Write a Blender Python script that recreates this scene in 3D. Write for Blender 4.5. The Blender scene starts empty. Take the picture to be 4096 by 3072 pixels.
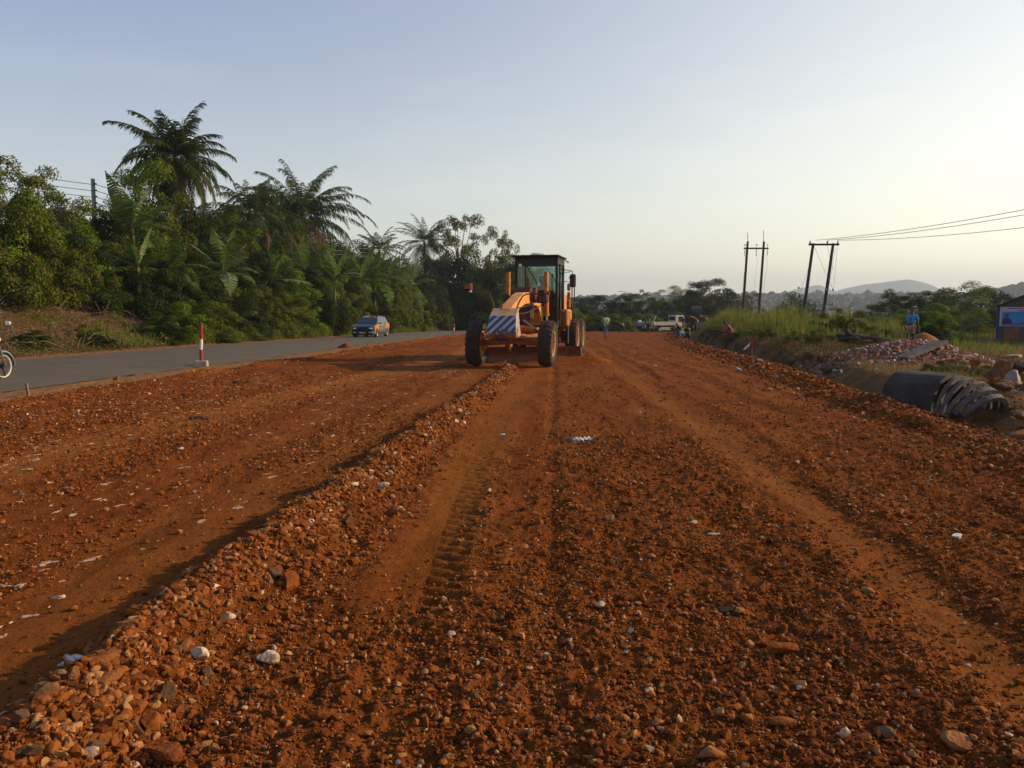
import bpy, math, random
import numpy as np
from mathutils import Vector, Matrix, Euler
random.seed(7); RNG = np.random.default_rng(7)
S = bpy.context.scene; COL = S.collection
PI = math.pi; rad = math.radians
# ------------------------------------------------------------ camera
F = 3200.0; CH = 1.62; TH = math.atan(296/3200); CT, ST = math.cos(TH), math.sin(TH)
cd = bpy.data.cameras.new('camera'); cam = bpy.data.objects.new('camera', cd); COL.objects.link(cam)
cam.location = (0, 0, CH); cam.rotation_euler = (PI/2-TH, 0, 0)
cd.sensor_width = 36; cd.lens = 36*F/4096; cd.clip_start = .05; cd.clip_end = 20000; S.camera = cam

def at(px, py, Y):
    t = (1536-py)/F
    dz = Y*(t*CT-ST)/(CT+t*ST)
    dep = Y*CT-dz*ST
    return Vector(((px-2048)/F*dep, Y, CH+dz))
def XY(px, Y, z=0):
    dep = Y*CT-(z-CH)*ST
    return (px-2048)/F*dep
# ------------------------------------------------------------ numpy noise
TAB = np.random.default_rng(3).random((256, 256)).astype(np.float64)
def vn(x, y, s=0):
    x = np.asarray(x, float)+s*17.31; y = np.asarray(y, float)+s*9.77
    xi = np.floor(x).astype(int); yi = np.floor(y).astype(int)
    fx = x-xi; fy = y-yi; fx = fx*fx*(3-2*fx); fy = fy*fy*(3-2*fy)
    a = TAB[xi & 255, yi & 255]; b = TAB[(xi+1) & 255, yi & 255]
    c = TAB[xi & 255, (yi+1) & 255]; d = TAB[(xi+1) & 255, (yi+1) & 255]
    return (a*(1-fx)+b*fx)*(1-fy)+(c*(1-fx)+d*fx)*fy
def fbm(x, y, o=4, s=0):
    v = 0; a = .5; t = 0
    for i in range(o):
        v = v+a*vn(x*2**i, y*2**i, s+i*3); t += a; a *= .5
    return v/t
def sst(a, b, x):
    t = np.clip((np.asarray(x, float)-a)/(b-a), 0, 1); return t*t*(3-2*t)
# ------------------------------------------------------------ terrain
def zprof(Y):
    return np.interp(Y, [-400, 20, 40, 60, 80, 100, 130, 160, 200, 400, 900, 9000], [0, 0, -.16, -.42, -.72, -1.06, -1.9, -2.7, -4, -14, -22, -22])
def Xn(Y): return np.interp(Y, [-100, 0, 15.6, 22, 28.6, 50, 80, 130, 300], [-14, -10.6, -10, -9.1, -8.45, -7.0, -4.9, -1.5, 10])   # asphalt near edge
def Xf(Y): return np.interp(Y, [-100, 0, 26, 38, 48, 70, 100, 130, 300], [-21.5, -17.9, -16.6, -15.6, -14.4, -12.6, -9.9, -7, 3])  # asphalt far edge
def Xr(Y): return np.interp(Y, [-100, 0, 8.5, 15.2, 26, 36, 48, 70, 90, 120, 160], [0, 4.7, 5.5, 6.4, 7.7, 8.6, 10.3, 14, 18.5, 26, 37])  # dirt right edge
def Xl(Y): return Xn(Y)+np.interp(Y, [0, 15, 25, 60, 100], [1.2, 1.15, 1.15, 1.0, .9])                 # dirt left edge
def gp(px, py, z=0.):
    for _ in range(12):
        dip = math.atan((py-1536)/F)+TH
        Y = (CH-z)/math.tan(dip); zz = float(zprof(Y))
        if abs(zz-z) < 1e-4: break
        z = zz
    return (XY(px, Y, z), Y)
WC = [gp(px, py) for px, py in [(-260, 3300), (60, 3072), (300, 2890), (740, 2470), (1000, 2260), (1250, 2060), (1420, 1940), (1600, 1805), (1750, 1690), (1900, 1590), (2010, 1500), (2075, 1445)]]
WCY = np.array([p[1] for p in WC]); WCX = np.array([p[0] for p in WC])
WCX = WCX+.0
def wdx(X, Y): return X-np.interp(Y, WCY, WCX)+.06*(vn(Y*1.6, Y*.3, 5)-.5)*2+.05*(vn(Y*4.3, Y*.7, 6)-.5)*2
def wamp(Y): return np.interp(Y, [-5, 1, 3, 8, 16, 22.5, 24.5], [.16, .16, .17, .16, .14, .12, 0])
def windrow(X, Y):
    d = wdx(X, Y); w = np.interp(Y, [0, 5, 12, 23], [1, 1, .85, .6])
    h = np.where(d < 0, np.clip(1+d/(.30*w), 0, 1), np.clip(1-d/(.52*w), 0, 1))
    h = h*h*(3-2*h)*.75+h*.25
    return h*wamp(Y)*(.55+.85*fbm(X*2.6, Y*2.6, 3, 9))
TRK = [[gp(px, py) for px, py in l] for l in (
    [(1500, 3072), (1640, 2500), (1780, 2100), (1880, 1850), (1990, 1650), (2100, 1500), (2180, 1455)],
    [(2180, 3072), (2200, 2500), (2210, 2100), (2200, 1800), (2210, 1600), (2215, 1470)],
    [(4300, 2900), (3500, 2230), (2850, 1740), (2600, 1560), (2440, 1450), (2350, 1390)],
    [(-600, 2050), (300, 1800), (900, 1640), (1500, 1500), (1850, 1420)])]
def trk(X, Y, k):
    t = TRK[k]; ys = np.array([p[1] for p in t]); xs = np.array([p[0] for p in t])
    o = np.argsort(ys); return X-np.interp(Y, ys[o], xs[o])
def rough(X, Y):
    """0 smooth/packed .. 1 loose gravel"""
    r = np.where(wdx(X, Y) < 0, .22+.95*sst(.40, .60, fbm((X-.06*Y)*.9, Y*.14, 3, 11)), 1.0-.62*sst(5.5, 13, Y))
    r = r*(1-.75*np.exp(-(trk(X, Y, 2)/.28)**2))
    r = r*(1-.85*np.exp(-(trk(X, Y, 0)/.27)**2)*sst(3.6, 5, Y))*(1-.6*np.exp(-((trk(X, Y, 1)+.30)/.2)**2)*sst(4, 6, Y))
    r = r*(1-.7*np.exp(-(trk(X, Y, 3)/.5)**2))
    r = r*(1-.6*np.exp(-((wdx(X, Y)+.75)/.3)**2))*(1-.85*np.exp(-((wdx(X, Y)-.82-.02*Y)/.24)**2)*sst(3.4, 5, Y))
    return np.clip(r*(.7+.6*fbm(X*.8, Y*.5, 3, 4)), 0, 1.2)
def gz(X, Y, fine=False):
    X = np.asarray(X, float); Y = np.asarray(Y, float)
    z = zprof(Y)
    # left bank
    d = Xf(Y)-.7-X
    bh = np.interp(Y, [-50, 20, 45, 70, 110, 160], [2.6, 2.8, 3.0, 2.4, 1.4, .8])
    z = z+np.where(d > 0, bh*sst(0, 9, d)+np.clip(d-8, 0, 60)*.05+.35*(fbm(X*.35, Y*.35, 3, 2)-.5)*sst(0, 2, d), 0)
    # left clod berm at dirt edge
    b = X-Xl(Y)
    z = z+np.exp(-((b-.45)/.26)**2)*(.02+.20*fbm(X*1.3, Y*1.3, 3, 21)**2)*(Y < 95)
    # right side
    e = X-Xr(Y)
    on = sst(4, 9, Y)
    z = z+np.exp(-((e+.1)/.4)**2)*(.02+.22*fbm(X*1.5, Y*1.5, 3, 31)**1.4)*(Y < 80)
    dit = -(.38+.0*Y)*np.exp(-((e-1.15)/.55)**2)*np.interp(Y, [0, 9, 16, 30, 60, 80], [.3, .5, .6, 1.3, 1.3, 0])
    bank = np.interp(Y, [0, 14, 24, 34, 60, 90], [.05, .12, .22, .4, .55, .3])*sst(1.2, 2.4, e)
    fall = -np.clip(e-4, 0, 16)*.062*np.interp(Y, [0, 20, 40, 60], [1, 1, 1, .3])
    z = z+np.where(e > 0, dit+bank+fall+.14*(fbm(X*.7, Y*.7, 4, 41)-.5)*sst(.5, 2, e), 0)
    # loose heap in front of the grader blade
    z = z+.17*np.exp(-((Y-25.7-.1*X)/.35)**2)*sst(.3, 1.2, X)*sst(3.6, 2.6, X)*(.6+.8*fbm(X*3, Y*3, 2, 44))
    # valley
    z = z-np.where(Y > 85, sst(0, 260, Y-85)*14*sst(0, 30, X-Xr(Y)-6), 0)
    z = z-sst(60, 300, X)*10
    if fine:
        dirt = (X > Xl(Y)-.5) & (X < Xr(Y)+.6)
        w = windrow(X, Y)
        r = rough(X, Y); near = np.clip(9/np.maximum(Y, 1), .25, 1)
        f = w+(fbm(X*9, Y*9, 3, 51)-.5)*.035*(.25+r)+(fbm(X*2.2, Y*1.2, 3, 52)-.5)*.05*(.3+.7*r)
        f = f+np.clip(fbm(X*28, Y*28, 2, 53)-.5, 0, 1)*.045*r*near+(fbm(X*14, Y*7, 2, 54)-.5)*.02*(.5+r)
        t = trk(X, Y, 0); cle = np.exp(-(t/.25)**4)*sst(3.2, 4.4, Y)*(1-sst(13, 19, Y))
        f = f+cle*(.020*np.cos(2*PI*(Y+.5*np.abs(t))/.17)*sst(.05, .25, vn(X*2, Y*.7, 8))-.016)
        t = trk(X, Y, 1)+.30; cle = np.exp(-(t/.16)**4)*sst(4, 6, Y)*(1-sst(11, 15, Y)); f = f+cle*(.012*np.cos(2*PI*(Y-.5*np.abs(t))/.16)*sst(.35, .5, vn(X*2, Y*.8, 28))-.008)
        t = trk(X, Y, 1); f = f-np.exp(-(t/.09)**2)*.018+np.exp(-((t-.2)/.09)**2)*.006
        for k, wd, dp in ((2, .22, .018), (3, .3, .012)):
            t = trk(X, Y, k); f = f-np.exp(-(t/wd)**2)*dp+np.exp(-((np.abs(t)-wd*1.6)/.1)**2)*.012
        for c in (2.4, 3.6, 4.9, 6.1):
            t = X-c-.05*Y-.12*np.sin(Y*.5+c); f = f-np.exp(-(t/.16)**2)*.016+np.exp(-((t-.28)/.1)**2)*.016
        for c in (-3.3, -4.6, -6.2):
            t = X-c-.04*Y; f = f-np.exp(-(t/.2)**2)*.012
        z = z+np.where(dirt, f, (fbm(X*5, Y*5, 3, 61)-.5)*.06)
    return z
def g1(X, Y): return float(gz(np.array([X]), np.array([Y]))[0])
# ------------------------------------------------------------ materials
def mat(name, c, rough=.8, metal=0., noise=None, c2=None, scale=5., bump=0., bscale=None, trans=0., coord='Object', spec=.3, isl=None, detail=6, nlo=.35, nhi=.65):
    m = bpy.data.materials.new(name); m.use_nodes = True; nt = m.node_tree; N = nt.nodes; L = nt.links
    b = N['Principled BSDF']; b.inputs['Roughness'].default_value = rough; b.inputs['Metallic'].default_value = metal
    b.inputs['Specular IOR Level'].default_value = spec
    out = None
    rgb = N.new('ShaderNodeRGB'); rgb.outputs[0].default_value = (*c, 1); out = rgb.outputs[0]
    tc = N.new('ShaderNodeTexCoord')
    if isl:
        g = N.new('ShaderNodeNewGeometry'); cr = N.new('ShaderNodeValToRGB'); cr.color_ramp.interpolation = 'LINEAR'
        el = cr.color_ramp.elements
        while len(el) < len(isl): el.new(.5)
        for e, (p, col) in zip(el, isl): e.position = p; e.color = (*col, 1)
        L.new(g.outputs['Random Per Island'], cr.inputs[0]); out = cr.outputs[0]
    if c2:
        n = N.new('ShaderNodeTexNoise'); n.inputs['Scale'].default_value = scale; n.inputs['Detail'].default_value = detail; n.inputs['Roughness'].default_value = .65
        L.new(tc.outputs[coord], n.inputs['Vector'])
        mr = N.new('ShaderNodeMapRange'); mr.inputs[1].default_value = nlo; mr.inputs[2].default_value = nhi
        L.new(n.outputs[0], mr.inputs[0])
        mx = N.new('ShaderNodeMix'); mx.data_type = 'RGBA'; L.new(mr.outputs[0], mx.inputs[0]); L.new(out, mx.inputs[6]); mx.inputs[7].default_value = (*c2, 1); out = mx.outputs[2]
    L.new(out, b.inputs['Base Color'])
    if bump:
        n = N.new('ShaderNodeTexNoise'); n.inputs['Scale'].default_value = bscale or scale*4; n.inputs['Detail'].default_value = 5
        L.new(tc.outputs[coord], n.inputs['Vector'])
        bp = N.new('ShaderNodeBump'); bp.inputs['Strength'].default_value = bump; bp.inputs['Distance'].default_value = .02
        L.new(n.outputs[0], bp.inputs['Height']); L.new(bp.outputs[0], b.inputs['Normal'])
    if trans:
        t = N.new('ShaderNodeBsdfTranslucent'); ms = N.new('ShaderNodeMixShader'); ms.inputs[0].default_value = trans
        L.new(out, t.inputs[0]); L.new(b.outputs[0], ms.inputs[1]); L.new(t.outputs[0], ms.inputs[2]); L.new(ms.outputs[0], N['Material Output'].inputs[0])
    return m
def leafmat(name, cols, tr=.3):
    n = len(cols); return mat(name, cols[0], rough=.6, trans=tr, isl=[(i/(n-1), c) for i, c in enumerate(cols)], spec=.04)
M = {}
M['leaf_olive'] = leafmat('leaf_olive', [(.020, .032, .004), (.085, .105, .008), (.035, .055, .005), (.16, .16, .015), (.028, .045, .005), (.16, .11, .018)])
M['leaf_dark'] = leafmat('leaf_dark', [(.008, .015, .003), (.028, .048, .006), (.014, .026, .004), (.06, .08, .010), (.015, .022, .004)])
M['leaf_green'] = leafmat('leaf_green', [(.028, .055, .004), (.11, .18, .008), (.055, .10, .005), (.20, .27, .018), (.035, .06, .005), (.13, .12, .015)])
M['leaf_pale'] = leafmat('leaf_pale', [(.06, .08, .015), (.14, .15, .03), (.09, .11, .02), (.18, .16, .04)])
M['leaf_dry'] = leafmat('leaf_dry', [(.09, .045, .018), (.15, .085, .035), (.10, .06, .025), (.20, .13, .06), (.05, .06, .018), (.07, .035, .018)], .15)
M['leaf_far'] = leafmat('leaf_far', [(.018, .033, .012), (.04, .06, .02), (.025, .045, .015)])
M['frond'] = leafmat('frond', [(.02, .038, .008), (.065, .09, .016), (.035, .055, .012), (.11, .13, .03)], .35)
M['frond_old'] = leafmat('frond_old', [(.09, .08, .025), (.17, .13, .05), (.07, .07, .025), (.13, .10, .035)], .25)
M['frond_dead'] = leafmat('frond_dead', [(.09, .055, .03), (.15, .10, .055), (.07, .045, .025)], .1)
M['banana'] = leafmat('banana', [(.045, .085, .014), (.085, .13, .022), (.06, .10, .018), (.12, .15, .04)], .4)
M['banana_pale'] = leafmat('banana_pale', [(.15, .20, .08), (.2, .22, .09), (.11, .17, .06)], .3)
M['grass'] = leafmat('grass', [(.06, .10, .014), (.17, .20, .028), (.09, .14, .018), (.28, .24, .055), (.20, .13, .04)], .35)
M['grass_dry'] = leafmat('grass_dry', [(.22, .15, .05), (.30, .20, .07), (.14, .13, .04), (.24, .16, .06), (.10, .11, .03)], .25)
M['bark'] = mat('bark', (.11, .08, .055), .9, c2=(.05, .035, .025), scale=6, bump=.6)
M['palm_bark'] = mat('palm_bark', (.14, .11, .08), .9, c2=(.07, .055, .04), scale=4, bump=.6)
M['banana_stem'] = mat('banana_stem', (.10, .11, .035), .7, c2=(.10, .06, .025), scale=5)
M['asphalt'] = mat('asphalt', (.080, .070, .044), .85, c2=(.118, .086, .050), scale=.7, bump=.35, bscale=60)
M['stones'] = mat('stones', (.2, .1, .05), .85, isl=[(0, (.11, .028, .006)), (.3, (.24, .072, .015)), (.6, (.16, .042, .008)), (.85, (.29, .105, .030)), (.975, (.36, .17, .06)), (.997, (.52, .36, .22))], bump=.4, bscale=60, spec=.04)
M['stones_pale'] = mat('stones_pale', (.3, .15, .07), .85, isl=[(0, (.13, .038, .010)), (.3, (.24, .074, .016)), (.6, (.17, .047, .010)), (.85, (.30, .120, .038)), (.975, (.34, .17, .065)), (.997, (.56, .42, .28))], bump=.5, bscale=40, spec=.05)
M['rock_brown'] = mat('rock_brown', (.26, .078, .016), .85, c2=(.13, .034, .007), scale=9, bump=.6, bscale=35, spec=.06)
M['rock_tan'] = mat('rock_tan', (.32, .14, .05), .85, c2=(.19, .06, .014), scale=7, bump=.6, bscale=35, spec=.06)
M['rock_white'] = mat('rock_white', (.52, .40, .27), .8, c2=(.26, .09, .025), scale=11, bump=.6, bscale=40, nlo=.45, nhi=.75)
M['rock_grey'] = mat('rock_grey', (.19, .115, .06), .85, c2=(.13, .05, .018), scale=9, bump=.6, bscale=35, spec=.06)
M['chalk'] = mat('chalk', (.52, .38, .26), .9, c2=(.25, .09, .03), scale=30, nlo=.38, nhi=.62)
M['slab_grey'] = mat('slab_grey', (.14, .12, .10), .9, c2=(.08, .06, .045), scale=4, bump=.5)
M['concrete'] = mat('concrete', (.33, .30, .26), .9, c2=(.22, .18, .14), scale=3, bump=.5)
M['old_concrete'] = mat('old_concrete', (.075, .058, .043), .9, c2=(.028, .021, .016), scale=2.2, bump=.5)
M['brick'] = mat('brick', (.30, .13, .075), .9, c2=(.17, .07, .04), scale=6, bump=.5)
M['orange'] = mat('orange', (.58, .18, .012), .55, c2=(.30, .105, .03), scale=3.5, bump=.08, spec=.3, nlo=.42, nhi=.66)
M['orange_dirty'] = mat('orange_dirty', (.42, .12, .012), .6, c2=(.17, .05, .015), scale=4, bump=.15)
M['black'] = mat('black', (.018, .017, .017), .5, c2=(.035, .028, .024), scale=3)
M['rubber'] = mat('rubber', (.075, .042, .026), .9, c2=(.04, .026, .018), scale=5, bump=.4)
M['rubber_clean'] = mat('rubber_clean', (.025, .023, .022), .85, c2=(.05, .04, .03), scale=8)
M['rim'] = mat('rim', (.50, .33, .12), .7, c2=(.34, .18, .07), scale=6)
M['steel'] = mat('steel', (.45, .42, .40), .3, .8, c2=(.3, .2, .14), scale=9)
M['blade'] = mat('blade', (.24, .11, .06), .5, .4, c2=(.16, .06, .03), scale=5)
M['rustred'] = mat('rustred', (.14, .04, .025), .7, c2=(.07, .025, .02), scale=5)
M['wood_pole'] = mat('wood_pole', (.06, .025, .02), .85, c2=(.035, .018, .015), scale=3)
M['wood'] = mat('wood', (.22, .15, .10), .85, c2=(.13, .08, .05), scale=6)
M['log'] = mat('log', (.03, .022, .019), .9, c2=(.05, .032, .024), scale=4, bump=.7)
M['red'] = mat('red', (.33, .025, .02), .6, c2=(.25, .02, .018), scale=8)
M['white'] = mat('white', (.75, .72, .68), .6, c2=(.55, .48, .40), scale=8)
M['insul'] = mat('insul', (.12, .09, .09), .4)
M['wire'] = mat('wire', (.10, .10, .10), .5)
M['grey_metal'] = mat('grey_metal', (.25, .26, .27), .5, .4)
def glass(name, c, r=.05, a=.75):
    m = bpy.data.materials.new(name); m.use_nodes = True; N = m.node_tree.nodes; L = m.node_tree.links
    g = N.new('ShaderNodeBsdfGlossy'); g.inputs[0].default_value = (.8, .8, .8, 1); g.inputs[1].default_value = r
    t = N.new('ShaderNodeBsdfTransparent'); t.inputs[0].default_value = (*c, 1)
    x = N.new('ShaderNodeMixShader'); x.inputs[0].default_value = 1-a; L.new(t.outputs[0], x.inputs[1]); L.new(g.outputs[0], x.inputs[2]); L.new(x.outputs[0], N['Material Output'].inputs[0]); return m
M['cab_glass'] = glass('cab_glass', (.60, .72, .68), .05, .93)
M['car_glass'] = mat('car_glass', (.02, .03, .035), .08, spec=.8)
M['car_blue'] = mat('car_blue', (.008, .009, .018), .35, spec=.35)
M['car_grey'] = mat('car_grey', (.10, .105, .11), .45, spec=.5)
M['car_orange'] = mat('car_orange', (.42, .155, .03), .4)
M['chrome'] = mat('chrome', (.7, .7, .7), .2, .9)
M['lamp_white'] = mat('lamp_white', (.85, .85, .82), .15, spec=.8)
M['cream'] = mat('cream', (.62, .56, .42), .5, c2=(.5, .42, .3), scale=3)
M['yellow'] = mat('yellow', (.60, .38, .04), .5)
M['skin'] = mat('skin', (.055, .028, .018), .6)
M['hair'] = mat('hair', (.01, .008, .008), .9)
def cloth(name, c, c2=None): M[name] = mat(name, c, .9, c2=c2 or tuple(x*.75 for x in c), scale=9, bump=.3, bscale=14)
cloth('c_vest', (.30, .42, .08)); cloth('c_white', (.50, .50, .56)); cloth('c_jeans', (.09, .10, .14)); cloth('c_black', (.02, .02, .02)); cloth('c_blue', (.05, .25, .42)); cloth('c_khaki', (.36, .22, .16)); cloth('c_pink', (.34, .10, .10)); cloth('c_grey', (.13, .13, .13)); cloth('c_palejeans', (.18, .24, .30)); cloth('c_cap', (.28, .24, .24)); cloth('c_shoe', (.12, .08, .06)); cloth('c_dk', (.045, .045, .06))
# ------------------------------------------------------------ mesh builder
class MB:
    def __init__(s): s.v = []; s.f = []; s.m = []; s.cm = 0
    def add(s, v, f):
        o = len(s.v); s.v += [tuple(p) for p in v]; s.f += [tuple(i+o for i in q) for q in f]; s.m += [s.cm]*len(f); return s
    def mi(s, i): s.cm = i; return s
    def box(s, c, sz, r=(0, 0, 0), taper=1., tx=None, bev=0.):
        R = Euler([rad(a) for a in r]).to_matrix(); c = Vector(c); x, y, z = sz[0]/2, sz[1]/2, sz[2]/2; tx = taper if tx is None else tx
        if bev:
            b = min(bev, x*.9, y*.9, z*.9); P = []; idx = {}
            for a in (-1, 1):
                for q in (-1, 1):
                    for w in (-1, 1):
                        for k in range(3):
                            p = [a*(x-b), q*(y-b), w*(z-b)]; p[k] += (a, q, w)[k]*b
                            if w > 0: p[0] *= tx; p[1] *= taper
                            idx[(a, q, w, k)] = len(P); P.append(Vector(p))
            fc = []
            for k in range(3):
                i, j = (k+1) % 3, (k+2) % 3
                for sg in (-1, 1):
                    q = []
                    for u, w in ((-1, -1), (1, -1), (1, 1), (-1, 1)):
                        t = [0, 0, 0]; t[k] = sg; t[i] = u; t[j] = w; q.append(idx[(*t, k)])
                    fc.append(q if sg > 0 else q[::-1])
            for k in range(3):
                i, j = (k+1) % 3, (k+2) % 3
                for u in (-1, 1):
                    for w in (-1, 1):
                        q = []
                        for e, kk in ((-1, i), (1, i), (1, j), (-1, j)):
                            t = [0, 0, 0]; t[k] = e; t[i] = u; t[j] = w; q.append(idx[(*t, kk)])
                        fc.append(q)
            for a in (-1, 1):
                for q in (-1, 1):
                    for w in (-1, 1): fc.append([idx[(a, q, w, k)] for k in range(3)])
            return s.add([R@p+c for p in P], fc)
        P = []
        for w in (-1, 1):
            for a, q in ((-1, -1), (1, -1), (1, 1), (-1, 1)):
                P.append(R@Vector((a*x*(tx if w > 0 else 1), q*y*(taper if w > 0 else 1), w*z))+c)
        return s.add(P, [(3, 2, 1, 0), (4, 5, 6, 7), (0, 1, 5, 4), (1, 2, 6, 5), (2, 3, 7, 6), (3, 0, 4, 7)])
    def cyl(s, a, b, r, r2=None, n=12, cap=True):
        a = Vector(a); b = Vector(b); r2 = r if r2 is None else r2; d = (b-a).normalized()
        u = d.orthogonal().normalized(); w = d.cross(u); P = []
        for c, q in ((a, r), (b, r2)):
            for i in range(n): t = 2*PI*i/n; P.append(c+u*math.cos(t)*q+w*math.sin(t)*q)
        f = [(i, (i+1) % n, n+(i+1) % n, n+i) for i in range(n)]
        if cap: f += [tuple(range(n))[::-1], tuple(range(n, 2*n))]
        return s.add(P, f)
    def tube(s, pts, r, n=6, r2=None):
        pts = [Vector(p) for p in pts]; K = len(pts); P = []; u = None
        for i, p in enumerate(pts):
            d = (pts[min(i+1, K-1)]-pts[max(i-1, 0)]).normalized()
            if u is None: u = d.orthogonal().normalized()
            u = (u-d*u.dot(d)).normalized(); w = d.cross(u); q = r if r2 is None else r+(r2-r)*i/(K-1)
            if isinstance(r, (list, tuple)): q = r[i]
            for j in range(n): t = 2*PI*j/n; P.append(p+u*math.cos(t)*q+w*math.sin(t)*q)
        f = [(i*n+j, i*n+(j+1) % n, (i+1)*n+(j+1) % n, (i+1)*n+j) for i in range(K-1) for j in range(n)]
        f += [tuple(range(n))[::-1], tuple(range((K-1)*n, K*n))]
        return s.add(P, f)
    def lathe(s, prof, c=(0, 0, 0), axis='Y', n=28):
        P = []; K = len(prof); c = Vector(c)
        for i in range(n):
            t = 2*PI*i/n
            for r, h in prof:
                a, b = math.cos(t)*r, math.sin(t)*r
                P.append(c+Vector({'Y': (a, h, b), 'Z': (a, b, h), 'X': (h, a, b)}[axis]))
        f = [(i*K+j, ((i+1) % n)*K+j, ((i+1) % n)*K+j+1, i*K+j+1) for i in range(n) for j in range(K-1)]
        return s.add(P, f)
    def prism(s, poly, a, b, axis='Y', sc=1.):
        """poly 2D -> extruded from a to b along axis (polys in the other two coordinates)"""
        n = len(poly); P = []; cx = sum(p[0] for p in poly)/n; cy = sum(p[1] for p in poly)/n
        for h, k in ((a, 1), (b, sc)):
            for x, y in poly:
                x = cx+(x-cx)*k; y = cy+(y-cy)*k
                P.append({'Y': (x, h, y), 'Z': (x, y, h), 'X': (h, x, y)}[axis])
        f = [(i, (i+1) % n, n+(i+1) % n, n+i) for i in range(n)]+[tuple(range(n))[::-1], tuple(range(n, 2*n))]
        return s.add(P, f)
    def rock(s, c, r, seed, lvl=2, sc=(1, 1, 1), cuts=9, rz=0.):
        rv = np.random.default_rng(seed); V, Fc = ICO[lvl]; V = V.copy()
        for _ in range(cuts):
            n = rv.normal(size=3); n /= np.linalg.norm(n); d = rv.uniform(.38, .78)
            V -= np.outer(np.clip(V@n-d, 0, 9), n)
        V += rv.normal(size=V.shape)*.02
        V = V*np.array(sc)*r; ca, sa = math.cos(rz), math.sin(rz); V = V@np.array([[ca, sa, 0], [-sa, ca, 0], [0, 0, 1]])
        return s.add((V+np.array(c)).tolist(), Fc.tolist())
    def build(s, name, m, parent=None, smooth=False, bevel=0.):
        me = bpy.data.meshes.new(name); me.from_pydata(s.v, [], s.f)
        ms = m if isinstance(m, (list, tuple)) else [m]
        for x in ms: me.materials.append(M[x] if isinstance(x, str) else x)
        if len(ms) > 1: me.polygons.foreach_set('material_index', s.m)
        if smooth: me.polygons.foreach_set('use_smooth', [True]*len(s.f))
        me.update(); o = bpy.data.objects.new(name, me); COL.objects.link(o); o.parent = parent
        if bevel:
            b = o.modifiers.new('b', 'BEVEL'); b.width = bevel; b.segments = 2; b.limit_method = 'ANGLE'
        if smooth:
            try: me.set_sharp_from_angle(angle=rad(40))
            except Exception: pass
        return o
def ico(level):
    t = (1+5**.5)/2
    V = [(-1, t, 0), (1, t, 0), (-1, -t, 0), (1, -t, 0), (0, -1, t), (0, 1, t), (0, -1, -t), (0, 1, -t), (t, 0, -1), (t, 0, 1), (-t, 0, -1), (-t, 0, 1)]
    Fc = [(0, 11, 5), (0, 5, 1), (0, 1, 7), (0, 7, 10), (0, 10, 11), (1, 5, 9), (5, 11, 4), (11, 10, 2), (10, 7, 6), (7, 1, 8), (3, 9, 4), (3, 4, 2), (3, 2, 6), (3, 6, 8), (3, 8, 9), (4, 9, 5), (2, 4, 11), (6, 2, 10), (8, 6, 7), (9, 8, 1)]
    V = [Vector(v).normalized() for v in V]
    for _ in range(level):
        mid = {}; nf = []
        def m(a, b):
            k = (min(a, b), max(a, b))
            if k not in mid: mid[k] = len(V); V.append(((V[a]+V[b])/2).normalized())
            return mid[k]
        for a, b, c in Fc:
            x, y, z = m(a, b), m(b, c), m(c, a); nf += [(a, x, z), (b, y, x), (c, z, y), (x, y, z)]
        Fc = nf
    return np.array([tuple(v) for v in V]), np.array(Fc)
ICO = [ico(0), ico(1), ico(2), ico(3)]
def npmesh(name, V, Fc, m, parent=None, smooth=False):
    """V (n,3), Fc (k, 3|4) arrays -> object"""
    me = bpy.data.meshes.new(name); n = len(Fc); k = Fc.shape[1]
    me.vertices.add(len(V)); me.vertices.foreach_set('co', np.ascontiguousarray(V, np.float32).ravel())
    me.loops.add(n*k); me.loops.foreach_set('vertex_index', np.ascontiguousarray(Fc, np.int32).ravel())
    me.polygons.add(n); me.polygons.foreach_set('loop_start', np.arange(n, dtype=np.int32)*k)
    me.polygons.foreach_set('use_smooth', np.full(n, smooth))
    me.materials.append(M[m] if isinstance(m, str) else m); me.update(calc_edges=True)
    o = bpy.data.objects.new(name, me); COL.objects.link(o); o.parent = parent; return o
def tag(o, label, cat=None, group=None, kind=None):
    if label: o['label'] = label
    if cat: o['category'] = cat
    if group: o['group'] = group
    if kind: o['kind'] = kind
    return o
def empty(name, loc=(0, 0, 0), rz=0., rx=0., ry=0.):
    o = bpy.data.objects.new(name, None); COL.objects.link(o); o.location = loc; o.rotation_euler = (rx, ry, rz); o.empty_display_size = .2; return o
KIDS = {}
def copy_tree(o, parent=None, depth=0):
    c = o.copy(); COL.objects.link(c); c.parent = parent
    for ch in [x for x in ALLK(o)]: copy_tree(ch, c, depth+1)
    return c
def ALLK(o):
    if o.name not in KIDS: KIDS[o.name] = [x for x in COL.objects if x.parent == o]
    return KIDS[o.name]
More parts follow.
